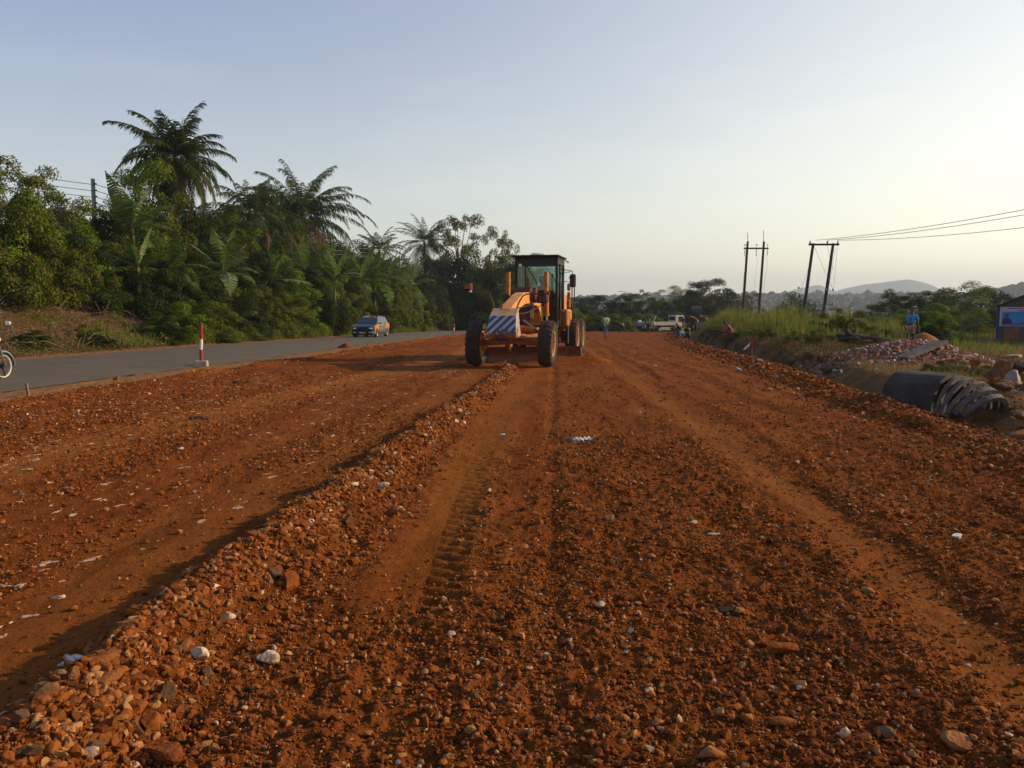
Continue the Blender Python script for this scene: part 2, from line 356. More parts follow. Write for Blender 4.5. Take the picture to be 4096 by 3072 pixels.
# ============================================================ GROUND
def build_ground():
    NT, NR = 1050, 1000
    th = np.linspace(rad(-46), rad(46), NT); r = 1.4*np.exp(np.linspace(0, 1, NR)*math.log(420/1.4))
    T, R = np.meshgrid(th, r); X = R*np.sin(T); Y = R*np.cos(T); Z = gz(X, Y, True)
    V = np.stack([X, Y, Z], -1).reshape(-1, 3)
    i = np.arange(NR-1)[:, None]*NT+np.arange(NT-1)[None]; Fc = np.stack([i, i+1, i+NT+1, i+NT], -1).reshape(-1, 4)[:, ::-1]
    Fc = Fc[:, ::-1]
    # coarse rest : behind the camera and far away
    def grid(xs, ys):
        A, B = np.meshgrid(xs, ys); return np.stack([A, B, gz(A, B, True)], -1)
    out = [(V, Fc)]
    th2 = np.concatenate([np.linspace(rad(46), rad(360-46), 160)])
    r2 = np.concatenate([[.01], 1.4*np.exp(np.linspace(0, 1, 90)*math.log(420/1.4))])
    T, R = np.meshgrid(th2, r2); X = R*np.sin(T); Y = R*np.cos(T); Z = gz(X, Y); V2 = np.stack([X, Y, Z], -1).reshape(-1, 3)
    n2 = len(th2); i = np.arange(len(r2)-1)[:, None]*n2+np.arange(n2-1)[None]; F2 = np.stack([i, i+1, i+n2+1, i+n2], -1).reshape(-1, 4)
    out.append((V2, F2))
    th3 = np.linspace(rad(-46), rad(46), 60); r3 = np.linspace(.01, 1.4, 40); T, R = np.meshgrid(th3, r3); X = R*np.sin(T); Y = R*np.cos(T)
    V3 = np.stack([X, Y, gz(X, Y, True)], -1).reshape(-1, 3); i = np.arange(39)[:, None]*60+np.arange(59)[None]; F3 = np.stack([i, i+1, i+61, i+60], -1).reshape(-1, 4)
    out.append((V3, F3))
    th4 = np.linspace(0, 2*PI, 181); r4 = 418*np.exp(np.linspace(0, 1, 50)*math.log(9000/418)); T, R = np.meshgrid(th4, r4); X = R*np.sin(T); Y = R*np.cos(T)
    V4 = np.stack([X, Y, gz(X, Y)-.3], -1).reshape(-1, 3); i = np.arange(49)[:, None]*181+np.arange(180)[None]; F4 = np.stack([i, i+1, i+182, i+181], -1).reshape(-1, 4)
    out.append((V4, F4))
    reg = {'dirt_road': [[], []], 'ground': [[], []]}
    for V, Fc in out:
        C = V[Fc].mean(1); x, y = C[:, 0], C[:, 1]
        wob = .25*(fbm(x*1.2, y*1.2, 3, 71)-.5)*2
        d = (x > Xl(y)+wob*.5) & (x < Xr(y)+.75+wob) & (y < 112) & (y > -60)
        for nm, k in (('dirt_road', d), ('ground', ~d)):
            f = Fc[k]
            if len(f) == 0: continue
            u, inv = np.unique(f, return_inverse=True); off = sum(len(a) for a in reg[nm][0])
            reg[nm][0].append(V[u]); reg[nm][1].append(inv.reshape(f.shape)+off)
    for nm, (vs, fs) in reg.items():
        V = np.concatenate(vs); Fc = np.concatenate(fs)
        n = np.cross(V[Fc[:, 1]]-V[Fc[:, 0]], V[Fc[:, 3]]-V[Fc[:, 0]])[:, 2]
        Fc[n < 0] = Fc[n < 0][:, ::-1]
        o = npmesh(nm, V, Fc, groundmat(nm), smooth=True); tag(o, None, kind='structure')
        x, y = V[:, 0], V[:, 1]
        if nm == 'dirt_road':
            a = np.clip(rough(x, y), 0, 1); tan = np.clip(.5*np.exp(-(trk(x, y, 2)/.2)**2)+.7*np.exp(-((trk(x, y, 0)-.05)/.28)**2)*sst(3, 7, y)*(y < 25)+.8*np.exp(-(trk(x, y, 3)/.55)**2)+.35*np.exp(-((wdx(x, y)+.7)/.35)**2), 0, 1)*(.55+.6*fbm(x*1.1, y*.8, 3, 5))
            w = np.clip(windrow(x, y)/.12, 0, 1)
        else:
            dl = Xf(y)-.7-x; a = sst(.2, 2, dl)*1.0
            tan = np.where((x > Xn(y)-.3) & (x < 3), 1, sst(1.4, 0, dl)*(dl > -3))
            w = ((x > Xr(y)) & (y < 140)).astype(float)
        at_ = o.data.attributes.new('zone', 'FLOAT_COLOR', 'POINT')
        at_.data.foreach_set('color', np.stack([a, np.clip(tan, 0, 1), w, np.ones_like(a)], -1).astype(np.float32).ravel())
def groundmat(nm):
    m = bpy.data.materials.new(nm); m.use_nodes = True; nt = m.node_tree; N = nt.nodes; L = nt.links; b = N['Principled BSDF']
    b.inputs['Roughness'].default_value = .9; b.inputs['Specular IOR Level'].default_value = .02
    at_ = N.new('ShaderNodeAttribute'); at_.attribute_name = 'zone'; sp = N.new('ShaderNodeSeparateColor'); L.new(at_.outputs['Color'], sp.inputs[0])
    tc = N.new('ShaderNodeTexCoord')
    def noise(sc, det=6, r=.6, vec=None):
        n = N.new('ShaderNodeTexNoise'); n.inputs['Scale'].default_value = sc; n.inputs['Detail'].default_value = det; n.inputs['Roughness'].default_value = r
        L.new(vec or tc.outputs['Object'], n.inputs['Vector']); return n.outputs[0]
    def rng(s, a, b_, c=0, d=1):
        n = N.new('ShaderNodeMapRange'); n.inputs[1].default_value = a; n.inputs[2].default_value = b_; n.inputs[3].default_value = c; n.inputs[4].default_value = d; L.new(s, n.inputs[0]); return n.outputs[0]
    def mix(f, a, b_):
        n = N.new('ShaderNodeMix'); n.data_type = 'RGBA'
        if isinstance(f, float): n.inputs[0].default_value = f
        else: L.new(f, n.inputs[0])
        for k, v in ((6, a), (7, b_)):
            if isinstance(v, tuple): n.inputs[k].default_value = (*v, 1)
            else: L.new(v, n.inputs[k])
        return n.outputs[2]
    def mul(a, b_):
        n = N.new('ShaderNodeMath'); n.operation = 'MULTIPLY'; L.new(a, n.inputs[0])
        if isinstance(b_, float): n.inputs[1].default_value = b_
        else: L.new(b_, n.inputs[1])
        return n.outputs[0]
    mp = N.new('ShaderNodeMapping'); mp.inputs['Scale'].default_value = (1, .18, 1); mp.inputs['Rotation'].default_value = (0, 0, rad(-6)); L.new(tc.outputs['Object'], mp.inputs[0])
    if nm == 'dirt_road':
        c = mix(rng(noise(1.3, 8, .7), .35, .65), (.22, .061, .012), (.15, .040, .008))
        c = mix(rng(noise(1.6, 6, .6, mp.outputs[0]), .45, .72), c, (.255, .080, .017))
        c = mix(mul(rng(noise(3.5, 8, .75, mp.outputs[0]), .5, .62), .75), c, (.075, .019, .003))
        c = mix(sp.outputs[1], c, (.29, .105, .022))
        c = mix(rng(noise(26, 5, .75), .5, .75), c, (.095, .025, .005))
        c = mix(rng(noise(70, 3, .6), .66, .74), c, (.33, .13, .035))
        bs = 45.; bstr = .9
    else:
        soil = mix(rng(noise(2., 8, .7), .4, .65), (.085, .05, .022), (.16, .08, .035))
        soil = mix(rng(noise(9., 5, .7), .45, .65), soil, (.05, .055, .018))
        verge = mix(rng(noise(6., 6, .7), .35, .7), (.27, .135, .055), (.20, .085, .03))
        fld = mix(rng(noise(.9, 8, .7), .4, .62), (.20, .11, .038), (.09, .06, .02))
        fld = mix(rng(noise(2.3, 6, .7), .5, .68), fld, (.19, .085, .04))
        fldz = mix(sp.outputs[2], (.04, .045, .014), fld)
        c = mix(sp.outputs[0], fldz, soil); c = mix(sp.outputs[1], c, verge)
        bs = 30.; bstr = .8
    L.new(c, b.inputs['Base Color'])
    bp = N.new('ShaderNodeBump'); bp.inputs['Strength'].default_value = bstr; bp.inputs['Distance'].default_value = .025; L.new(noise(bs, 6, .7), bp.inputs['Height']); L.new(bp.outputs[0], b.inputs['Normal'])
    return m
build_ground()
# asphalt ribbon
ys = np.concatenate([np.linspace(-80, 8, 24), np.linspace(9, 140, 220), np.linspace(145, 300, 20)])
V = []
for k in range(9):
    wob = .16*(fbm(ys*1.1, ys*0+k, 4, 3)-.5)*2 if k in (0, 8) else 0
    x = Xf(ys)+(Xn(ys)-Xf(ys))*k/8+wob; cr = .05*(1-((k-4)/4)**2)+.045
    V.append(np.stack([x, ys, zprof(ys)+cr+(0 if k not in (0, 8) else -.035)], -1))
V = np.array(V).transpose(1, 0, 2).reshape(-1, 3); K = 9
i = np.arange(len(ys)-1)[:, None]*K+np.arange(K-1)[None]; Fc = np.stack([i, i+1, i+K+1, i+K], -1).reshape(-1, 4)
tag(npmesh('asphalt_road', V, Fc, 'asphalt', smooth=True), None, kind='structure')
# ============================================================ stones
def stonecloud(name, P, sz, lvl, m, flat=(.55, 1.), var=30, seed=1, sink=.25, cuts=10, elong=(.7, 1.25)):
    r = np.random.default_rng(seed); V0, F0 = ICO[lvl]; shapes = []
    for k in range(var):
        V = V0.copy()
        for _ in range(cuts):
            n = r.normal(size=3); n /= np.linalg.norm(n); d = r.uniform(.32, .75); V -= np.outer(np.clip(V@n-d, 0, 9), n)
        shapes.append(V)
    shapes = np.array(shapes); n = len(P); idx = r.integers(0, var, n); V = shapes[idx]
    sc = np.stack([r.uniform(*elong, n), r.uniform(*elong, n), r.uniform(*flat, n)], -1)*sz[:, None]
    V = V*sc[:, None, :]; a = r.uniform(0, 2*PI, n); tl = r.normal(0, .35, n)
    c, s = np.cos(tl)[:, None], np.sin(tl)[:, None]; x, z = V[..., 0]*c-V[..., 2]*s, V[..., 0]*s+V[..., 2]*c
    c, s = np.cos(a)[:, None], np.sin(a)[:, None]; x, y = x*c-V[..., 1]*s, x*s+V[..., 1]*c
    V = np.stack([x, y, z], -1)+P[:, None, :]; V[..., 2] += (sc[:, 2]*(1-2*sink))[:, None]
    Fc = F0[None]+(np.arange(n)*len(V0))[:, None, None]
    return npmesh(name, V.reshape(-1, 3), Fc.reshape(-1, 3), m)
r = np.random.default_rng(11)
def scatter(n, ymin, ymax, dens):
    y = np.exp(r.uniform(math.log(ymin), math.log(ymax), n)); x = r.uniform(-.78, .78, n)*(y+.8)
    k = (x > Xl(y)) & (x < Xr(y)+.6) & (r.random(n) < dens(x, y)); x, y = x[k], y[k]
    return x, y
dens = lambda x, y: np.clip(rough(x, y)*1.2, .08, 1)**1.4*(.35+1.1*fbm(x*1.7, y*1.1, 3, 19))
Ps = []; Ss = []
for n, a, b, s0, s1 in ((80000, 2.0, 9, .004, .011), (66000, 2.0, 15, .007, .017), (15000, 2, 18, .015, .034), (42000, 8, 45, .010, .022)):
    x, y = scatter(n, a, b, dens); Ps.append((x, y)); sz = s0+(s1-s0)*r.power(.6, len(x)); Ss.append(sz*np.clip(.75+y/22, .8, 2.2))
x = np.concatenate([p[0] for p in Ps]); y = np.concatenate([p[1] for p in Ps]); sz = np.concatenate(Ss)
o = stonecloud('gravel', np.stack([x, y, gz(x, y, True)], -1), sz, 0, 'stones', seed=2)
tag(o, 'loose brown gravel strewn over the graded red earth road', 'gravel', kind='stuff')
# windrow
n = 62000; y = np.exp(r.uniform(math.log(1.5), math.log(24), n)); t = np.clip(r.normal(.10, .19, n), -.30, .8); x = np.interp(y, WCY, WCX)+t*np.interp(y, [0, 12, 23], [1, .85, .6])
sz = (.0045+.034*r.power(.30, n)**1.7)*np.clip(.8+y/26, .8, 1.6)
k = r.random(n) < np.clip(fbm(x*3, y*3, 3, 17)*2.4-.60, .05, 1)*np.where(sz > .012, .75, 1); x, y, sz = x[k], y[k], sz[k]
o = stonecloud('windrow_rubble', np.stack([x, y, gz(x, y, True)], -1), sz, 1, 'stones_pale', flat=(.5, 1.), seed=3, sink=.36, elong=(.6, 1.4))
tag(o, 'ridge of loose brown stones left by the grader blade', 'rubble', kind='stuff')
# edge clods left & right
x1 = []; y1 = []
n = 9000; y = np.exp(r.uniform(math.log(6), math.log(75), n)); x = Xr(y)+r.normal(-.1, .45, n); x1.append(x); y1.append(y)
n = 1500; y = np.exp(r.uniform(math.log(10), math.log(60), n)); x = Xl(y)+r.normal(.5, .25, n); x1.append(x); y1.append(y)
n = 3500; y = r.uniform(6.5, 15, n); x = Xr(y)+r.uniform(.2, 3.2, n)*r.random(n)**.6; x1.append(x); y1.append(y)
x = np.concatenate(x1); y = np.concatenate(y1); sz = (.012+.045*r.power(.3, len(x)))*np.clip(y/15, .7, 1.5)*np.where(x < 0, .6, 1)
o = stonecloud('earth_clods', np.stack([x, y, gz(x, y, True)], -1), sz, 1, 'stones', flat=(.5, .9), seed=4, cuts=5)
tag(o, 'dark red clods and stones heaped along both edges of the graded road', 'clods', kind='stuff')
# chalky smears on the packed left half
n = 4200; y = np.exp(r.uniform(math.log(3.0), math.log(22), n)); x = r.uniform(-9, 0, n)
k = (wdx(x, y) < -.7) & (x > Xl(y)+.5) & (np.abs(x) < .72*y+1) & (r.random(n) < .25+.75*sst(.4, .65, fbm(x*.5, y*.5, 2, 90))); x, y = x[k], y[k]; n = len(x)
V0 = ICO[1][0]; F0 = ICO[1][1]; Vs = np.repeat(V0[None], n, 0)*(1+.5*r.normal(size=(n, len(V0), 1)))
L_ = .010+.06*r.power(.25, n); W_ = L_*r.uniform(.12, .6, n)*np.clip(.05/L_, .5, 1); a = r.normal(1.15, .5, n)
Vs = Vs*np.stack([L_, W_, np.full(n, .004)], -1)[:, None]; c, s = np.cos(a)[:, None], np.sin(a)[:, None]
Vs = np.stack([Vs[..., 0]*c-Vs[..., 1]*s, Vs[..., 0]*s+Vs[..., 1]*c, Vs[..., 2]], -1)+np.stack([x, y, gz(x, y, True)+.003], -1)[:, None]
o = npmesh('chalk_fragments', Vs.reshape(-1, 3), (F0[None]+(np.arange(n)*len(V0))[:, None, None]).reshape(-1, 3), 'chalk')
tag(o, 'white chalky stone fragments crushed into the packed left half', 'stone chips', kind='stuff')
# notable single stones
def stone(px, py, wpx, m, label, sc=(1, .8, .6), seed=0, rz=0., cat='stone', grp=None, lift=.3):
    X, Y = gp(px, py); X2, Y2 = X, Y; z = float(gz(np.array([X]), np.array([Y]), True)[0])
    if z > .03: X, Y = gp(px, py, z) if False else (X*(CH-z)/CH, Y*(CH-z)/CH); z = float(gz(np.array([X]), np.array([Y]), True)[0])
    d = math.hypot(Y, CH); rr = wpx/F*d/2/max(sc[0], .01)
    e = MB(); e.rock((0, 0, 0), rr, seed, 2, sc, 9, rz); o = e.build('stone', m); o.location = (X, Y, z+rr*sc[2]*lift)
    tag(o, label, cat, grp); return o
for a in [
    (3125, 2620, 175, 'rock_brown', 'long flat brown rock lying alone in the right foreground', (1.15, .55, .4), 5, .1),
    (1075, 2640, 110, 'rock_white', 'pale white angular stone on the lower windrow', (1, .8, .7), 6, -.6),
    (795, 2630, 75, 'rock_white', 'cream blocky stone beside the pale angular stone on the lower windrow', (1, .9, .8), 7, .3),
    (540, 2865, 95, 'rock_grey', 'grey tan slab of stone low on the windrow near the bottom edge', (1, .6, .6), 8, -.5),
    (605, 2895, 75, 'rock_brown', 'rounded orange stone right of the grey tan slab', (.8, .9, 1), 9, .2),
    (665, 3040, 190, 'rock_brown', 'broad flat orange rock cut by the bottom edge of the view', (1, .7, .5), 10, -.2),
    (800, 2980, 120, 'rock_tan', 'long tan wedge of stone just above the broad flat orange rock', (1.1, .5, .5), 11, .5),
    (1300, 2870, 130, 'rock_brown', 'wide brown stone on the gravel at the bottom centre', (1.1, .7, .5), 12, .1),
    (2490, 2885, 75, 'rock_tan', 'pale pinkish brown stone standing on gravel bottom centre', (.9, .8, .9), 13, .5),
    (3835, 2985, 130, 'rock_tan', 'smooth tan rock with long shadow in the bottom right corner', (1.1, .8, .7), 14, -.3),
    (1570, 2065, 80, 'rock_brown', 'large red brown boulder at the right foot of the windrow', (1.1, .9, .8), 15, .2),
    (1415, 2250, 60, 'rock_brown', 'dark rounded stone at the windrow foot halfway down', (1, 1, .8), 16, .4),
    (1605, 1860, 42, 'rock_tan', 'light flat stone on the crest of the windrow', (1, .7, .6), 17, .2),
    (1335, 2100, 70, 'rock_tan', 'big pale tan block on the windrow crest', (1, .8, .8), 18, .7),
    (1150, 2320, 90, 'rock_brown', 'elongated reddish stone lying in the windrow middle', (.45, 1., .4), 19, .4),
    (1535, 1935, 55, 'rock_white', 'white faced stone near the windrow top', (1, .8, .7), 20, .1),
    (1595, 2040, 40, 'rock_white', 'small white stone above the red brown boulder', (1, .8, .7), 21, .8),
    (905, 2410, 70, 'rock_white', 'whitish grey stone on the shaded side of the windrow', (1.2, .7, .6), 22, .4),
    (2775, 2100, 42, 'rock_white', 'bright white stone on gravel right of centre', (1.1, .7, .6), 23, .2),
    (2855, 2140, 55, 'rock_white', 'flat white stone just right of the bright white stone', (1.3, .6, .4), 24, -.2),
    (3415, 2185, 65, 'rock_tan', 'flat pale slab on the right gravel', (1.3, .7, .35), 25, -.2),
    (3480, 2375, 90, 'rock_tan', 'low pale brown stone on the right gravel slope', (1.2, .7, .5), 26, -.3),
    (2910, 2440, 90, 'rock_grey', 'dark brown stone amid gravel right of centre', (1.1, .8, .6), 27, .1),
    (3110, 2780, 80, 'rock_brown', 'red stone in the lower right gravel', (1, .8, .7), 28, 0.),
    (2990, 2890, 60, 'rock_tan', 'small pale pointed stone in the lower right gravel', (.8, .7, 1), 29, .6),
    (3140, 2900, 130, 'rock_brown', 'broad rust coloured stone left of the lower right corner', (1.2, .7, .5), 30, .1),
    (2840, 3040, 130, 'rock_tan', 'pale brown lump half buried at the bottom edge right of centre', (1, .8, .6), 31, .1),
    (3550, 2950, 100, 'rock_grey', 'grey brown stone near the smooth tan rock', (1.2, .7, .6), 32, -.3),
    (3450, 1665, 35, 'rock_tan', 'rounded stone on the road edge below the concrete channels', (1, .9, .8), 33, 0.),
    (2440, 2080, 55, 'rock_grey', 'grey stone in the centre gravel', (1, .8, .6), 34, 0.),
    (1372, 1392, 66, 'rock_brown', 'large flat topped boulder on the left road edge', (1, .8, .55), 35, 0.),
    (462, 1520, 34, 'rock_brown', 'brown stone on the left earth berm near the stake', (1, .8, .7), 36, 0.),
    (370, 1555, 36, 'rock_grey', 'grey stone below the brown stone on the left berm', (1.3, .8, .5), 37, 0.),
    (240, 2390, 85, 'rock_white', 'crushed whitish stone flattened in the left track', (1.3, .8, .25), 38, .3),
    (75, 2345, 60, 'rock_white', 'pale stone at the left edge of the packed earth', (1.1, .8, .5), 39, .2),
    (570, 2475, 35, 'rock_white', 'small pink pebble on smooth earth beside the windrow shadow', (1, .9, .8), 40, .2),
]: stone(*a[:5], sc=a[5], seed=a[6], rz=a[7])
# group of many middling windrow stones
rr_ = random.Random(5)
protos = []
for k in range(8):
    e = MB(); e.rock((0, 0, 0), 1, 200+k, 2, (rr_.uniform(.8, 1.2), rr_.uniform(.6, .9), rr_.uniform(.5, .8))); o = e.build('stone', ['rock_brown', 'rock_brown', 'rock_grey', 'rock_brown', 'rock_tan'][k % 5]); protos.append(o)
for i in range(290):
    o = protos[i] if i < 8 else protos[i % 8].copy()
    if i >= 8: COL.objects.link(o)
    Y = math.exp(rr_.uniform(math.log(2.3), math.log(15))); X = float(np.interp(Y, WCY, WCX))+rr_.uniform(-.2, .42)
    s = .022+.045*rr_.random()**2*(1 if Y < 8 else 1.15); z = float(gz(np.array([X]), np.array([Y]), True)[0])
    o.location = (X, Y, z+s*.25); o.scale = (s, s, s); o.rotation_euler = (rr_.uniform(-.5, .5), rr_.uniform(-.5, .5), rr_.uniform(0, 6.3))
    tag(o, 'brown or tan angular stone among the others in the windrow', 'stone', 'fist sized stones in the windrow')
for i in range(70):
    o = protos[i % 8].copy(); COL.objects.link(o)
    Y = math.exp(rr_.uniform(math.log(2.6), math.log(11))); X = float(np.interp(Y, WCY, WCX))+rr_.uniform(.9, Y*.62+2.2)
    s = rr_.uniform(.016, .04); z = float(gz(np.array([X]), np.array([Y]), True)[0])
    o.location = (X, Y, z+s*.15); o.scale = (s, s, s*.8); o.rotation_euler = (rr_.uniform(-.3, .3), rr_.uniform(-.3, .3), rr_.uniform(0, 6.3))
    tag(o, 'loose brown stone on the gravelly right half of the road', 'stone', 'loose stones on the gravel')
# ============================================================ motor grader
def chevron_mat(name, sx):
    m = bpy.data.materials.new(name); m.use_nodes = True; N = m.node_tree.nodes; L = m.node_tree.links; b = N['Principled BSDF']; b.inputs['Roughness'].default_value = .55
    tc = N.new('ShaderNodeTexCoord'); sp = N.new('ShaderNodeSeparateXYZ'); L.new(tc.outputs['Object'], sp.inputs[0])
    def mth(op, a, b_=None):
        n = N.new('ShaderNodeMath'); n.operation = op
        for k, v in enumerate((a, b_)):
            if v is None: continue
            if isinstance(v, (int, float)): n.inputs[k].default_value = v
            else: L.new(v, n.inputs[k])
        return n.outputs[0]
    if sx: w_ = mth('ADD', mth('MULTIPLY', sp.outputs[0], 1.0), mth('MULTIPLY', sp.outputs[2], -1.0)); fr = 7.5
    else: w_ = mth('SUBTRACT', sp.outputs[1], sp.outputs[2]); fr = 4.3
    nz = N.new('ShaderNodeTexNoise'); nz.inputs['Scale'].default_value = 9; nz.inputs['Detail'].default_value = 6; L.new(tc.outputs['Object'], nz.inputs['Vector'])
    st = mth('GREATER_THAN', mth('FRACT', mth('ADD', mth('MULTIPLY', w_, fr), mth('MULTIPLY', nz.outputs[0], .12))), .5)
    mx = N.new('ShaderNodeMix'); mx.data_type = 'RGBA'; L.new(st, mx.inputs[0]); mx.inputs[6].default_value = (.40, .36, .32, 1); mx.inputs[7].default_value = (.045, .05, .11, 1) if not sx else (.20, .15, .11, 1)
    # wear towards the lower lip
    wr = mth('GREATER_THAN', mth('SUBTRACT', nz.outputs[0], mth('MULTIPLY', mth('SUBTRACT', sp.outputs[2], 1.02), .6)), .50)
    m2 = N.new('ShaderNodeMix'); m2.data_type = 'RGBA'; L.new(wr, m2.inputs[0]); L.new(mx.outputs[2], m2.inputs[6]); m2.inputs[7].default_value = (.12, .055, .03, 1)
    L.new(m2.outputs[2], b.inputs['Base Color']); return m
M['chev_front'] = chevron_mat('chev_front', False); M['chev_side'] = chevron_mat('chev_side', True)
M['faded_orange'] = mat('faded_orange', (.52, .27, .10), .6, c2=(.42, .38, .42), scale=4, nlo=.5, nhi=.6)
M['orange_top'] = mat('orange_top', (.66, .30, .07), .55, c2=(.50, .17, .03), scale=3)
GA = rad(-102)
G = empty('motor_grader', (0.0, 23.4, 0), GA); G.location.z = g1(0, 23.4)-.0
tag(G, 'orange motor grader with dark cab and blue and white striped nose on red earth', 'motor grader')
def wheel(parent, name, c, R=.68, W=.40, lean=0., label=None, side=1):
    h = empty(name, c); h.parent = parent; h.rotation_euler = (lean, 0, 0)
    e = MB(); w_ = W/2
    e.lathe([(R*.54, -w_*.8), (R*.62, -w_*.98), (R*.82, -w_*1.02), (R*.93, -w_*.9), (R*.965, -w_*.6), (R*.965, w_*.6), (R*.93, w_*.9), (R*.82, w_*1.02), (R*.62, w_*.98), (R*.54, w_*.8)], n=40)
    for i in range(24):
        for s in (-1, 1):
            t = 2*PI*(i+(.5 if s > 0 else 0))/24; P = []
            for (v, dt, rr) in ((0, .10, 1.0), (s*w_*.98, -.06, .95), (s*w_*1.06, -.07, .80)):
                for sg in (-.055, .055):
                    for dr in (-.06, 0): a = t+dt+sg; P.append(((rr+dr)*R*math.cos(a), v, (rr+dr)*R*math.sin(a)))
            f = []
            for q in (0, 4): f += [(q, q+1, q+5, q+4), (q+1, q+3, q+7, q+5), (q+3, q+2, q+6, q+7), (q+2, q, q+4, q+6)]
            f += [(0, 2, 3, 1), (8, 9, 11, 10)]
            e.add(P, f)
    o = e.build('tyre', 'rubber', h)
    e = MB(); e.lathe([(R*.55, -w_*.85), (R*.5, -w_*.8), (R*.46, -w_*.3), (R*.46, w_*.3), (R*.5, w_*.8), (R*.55, w_*.85)], n=32)
    for s in (-1, 1): e.lathe([(0, s*w_*.25), (R*.16, s*w_*.3), (R*.2, s*w_*.12), (R*.47, s*w_*.2)], n=24)
    for i in range(8): a = 2*PI*i/8; e.cyl((R*.28*math.cos(a), -w_*.32, R*.28*math.sin(a)), (R*.28*math.cos(a), w_*.32, R*.28*math.sin(a)), .02, n=6)
    e.build('rim', 'rim', h, smooth=True); return h
for s in (-1, 1): wheel(G, 'front_wheel', (0, s*1.06, .68), lean=rad(-2.5))
for x in (-5.35, -6.9):
    for s in (-1, 1): wheel(G, 'rear_wheel', (x, s*1.07, .68), W=.40)
# tandem cases, rear axle
e = MB()
for s in (-1, 1): e.box((-6.12, s*.76, .7), (2.2, .18, .42), bev=.05)
e.box((-6.1, 0, .85), (.5, 1.4, .4)); e.build('tandem_case', 'orange_dirty', G)
# nose block
e = MB()
P = [(.85, 1.70, .36), (1.22, 1.49, .37), (1.48, .98, .42), (1.44, .88, .42), (.80, .92, .42)]   # x,z,halfwidth
n = len(P); V = [(x, -h, z) for x, z, h in P]+[(x, h, z) for x, z, h in P]
tmp = MB(); tmp.mi(0)
fcs = [tuple(range(n))[::-1], tuple(range(n, 2*n))]; e.mi(2); e.add(V, fcs)
e.mi(0); e.add([V[0], V[1], V[n+1], V[n]], [(0, 1, 2, 3)])
e.mi(1); e.add([V[1], V[2], V[n+2], V[n+1]], [(0, 1, 2, 3)])
e.mi(3); e.add([V[2], V[3], V[n+3], V[n+2]], [(0, 1, 2, 3)]); e.add([V[3], V[4], V[n+4], V[n+3]], [(0, 1, 2, 3)]); e.add([V[4], V[0], V[n], V[n+4]], [(0, 1, 2, 3)])
o = e.build('nose_plate', ['faded_orange', 'chev_front', 'chev_side', 'orange_dirty'], G); o['label'] = 'blue and white striped nose plate, scratched and rusty along its lower edge'
e = MB(); e.box((1.30, 0, .86), (.3, .5, .12), bev=.03); e.box((1.5, 0, .93), (.08, .22, .14), bev=.02); e.build('tow_hitch', 'rustred', G)
e = MB(); e.tube([(.86+.05*math.cos(a), -.1, 1.74+.055*math.sin(a)) for a in np.linspace(0, PI*2, 10)], .016); e.build('lifting_eye', 'orange_dirty', G)
# gooseneck frame
def beam(e, pts, hw, hh, cap=True):
    V = []; k = len(pts)
    for i, (x, y, z) in enumerate(pts):
        a = Vector(pts[min(i+1, k-1)])-Vector(pts[max(i-1, 0)]); a.normalize(); nrm = Vector((-a.z, 0, a.x)); nrm = -nrm if nrm.z < 0 else nrm
        w_ = hw[i] if isinstance(hw, (list, tuple)) else hw; h_ = hh[i] if isinstance(hh, (list, tuple)) else hh
        for s, t in ((-1, -1), (1, -1), (1, 1), (-1, 1)): V.append(Vector((x, y+s*w_, z))+nrm*t*h_)
    f = [(i*4+j, i*4+(j+1) % 4, i*4+4+(j+1) % 4, i*4+4+j) for i in range(k-1) for j in range(4)]+[(3, 2, 1, 0), tuple(range(4*k-4, 4*k))]
    e.add(V, f)
e = MB(); beam(e, [(.9, 0, 1.52), (.35, 0, 1.68), (-.75, 0, 1.93), (-1.2, 0, 2.0), (-1.8, 0, 2.02), (-3.2, 0, 1.95), (-3.75, 0, 1.75), (-4.05, 0, 1.35), (-4.1, 0, 1.05)], [.16, .17, .17, .17, .19, .2, .2, .2, .2], [.16, .16, .17, .18, .18, .19, .22, .24, .2])
e.build('gooseneck', 'orange_top', G, bevel=.03)
e = MB(); e.box((.3, 0, 1.28), (.9, .34, .5), taper=.9, bev=.04); e.box((0, 0, 1.02), (.5, .44, .3), bev=.03); e.build('front_frame', 'orange', G)
# axle + knuckles + lean cylinder
e = MB(); V = []
for y, zt, zb in ((-.86, .74, .60), (-.5, .86, .62), (0, .96, .66), (.5, .86, .62), (.86, .74, .60)):
    for x, z in ((-.1, zb), (.13, zb), (.13, zt), (-.1, zt)): V.append((x, y, z))
e.add(V, [(i*4+j, i*4+(j+1) % 4, i*4+4+(j+1) % 4, i*4+4+j) for i in range(4) for j in range(4)]+[(3, 2, 1, 0), (16, 17, 18, 19)])
e.build('front_axle', 'orange_dirty', G, bevel=.015)
e = MB()
for s in (-1, 1): e.box((0, s*.84, .72), (.22, .14, .52), bev=.04); e.cyl((0, s*.84, .68), (0, s*1.0, .68), .11, n=14)
e.build('steering_knuckle', 'orange', G)
e = MB(); e.box((.12, .40, 1.10), (.2, .66, .17), (-6, 0, 0), bev=.04); e.build('lean_bar', 'orange', G)
e = MB(); e.cyl((.36, -.82, .86), (.36, .82, .86), .028, n=8); e.cyl((.2, .36, 1.36), (.12, .86, 1.0), .026, n=8); e.build('steering_rod', 'steel', G)
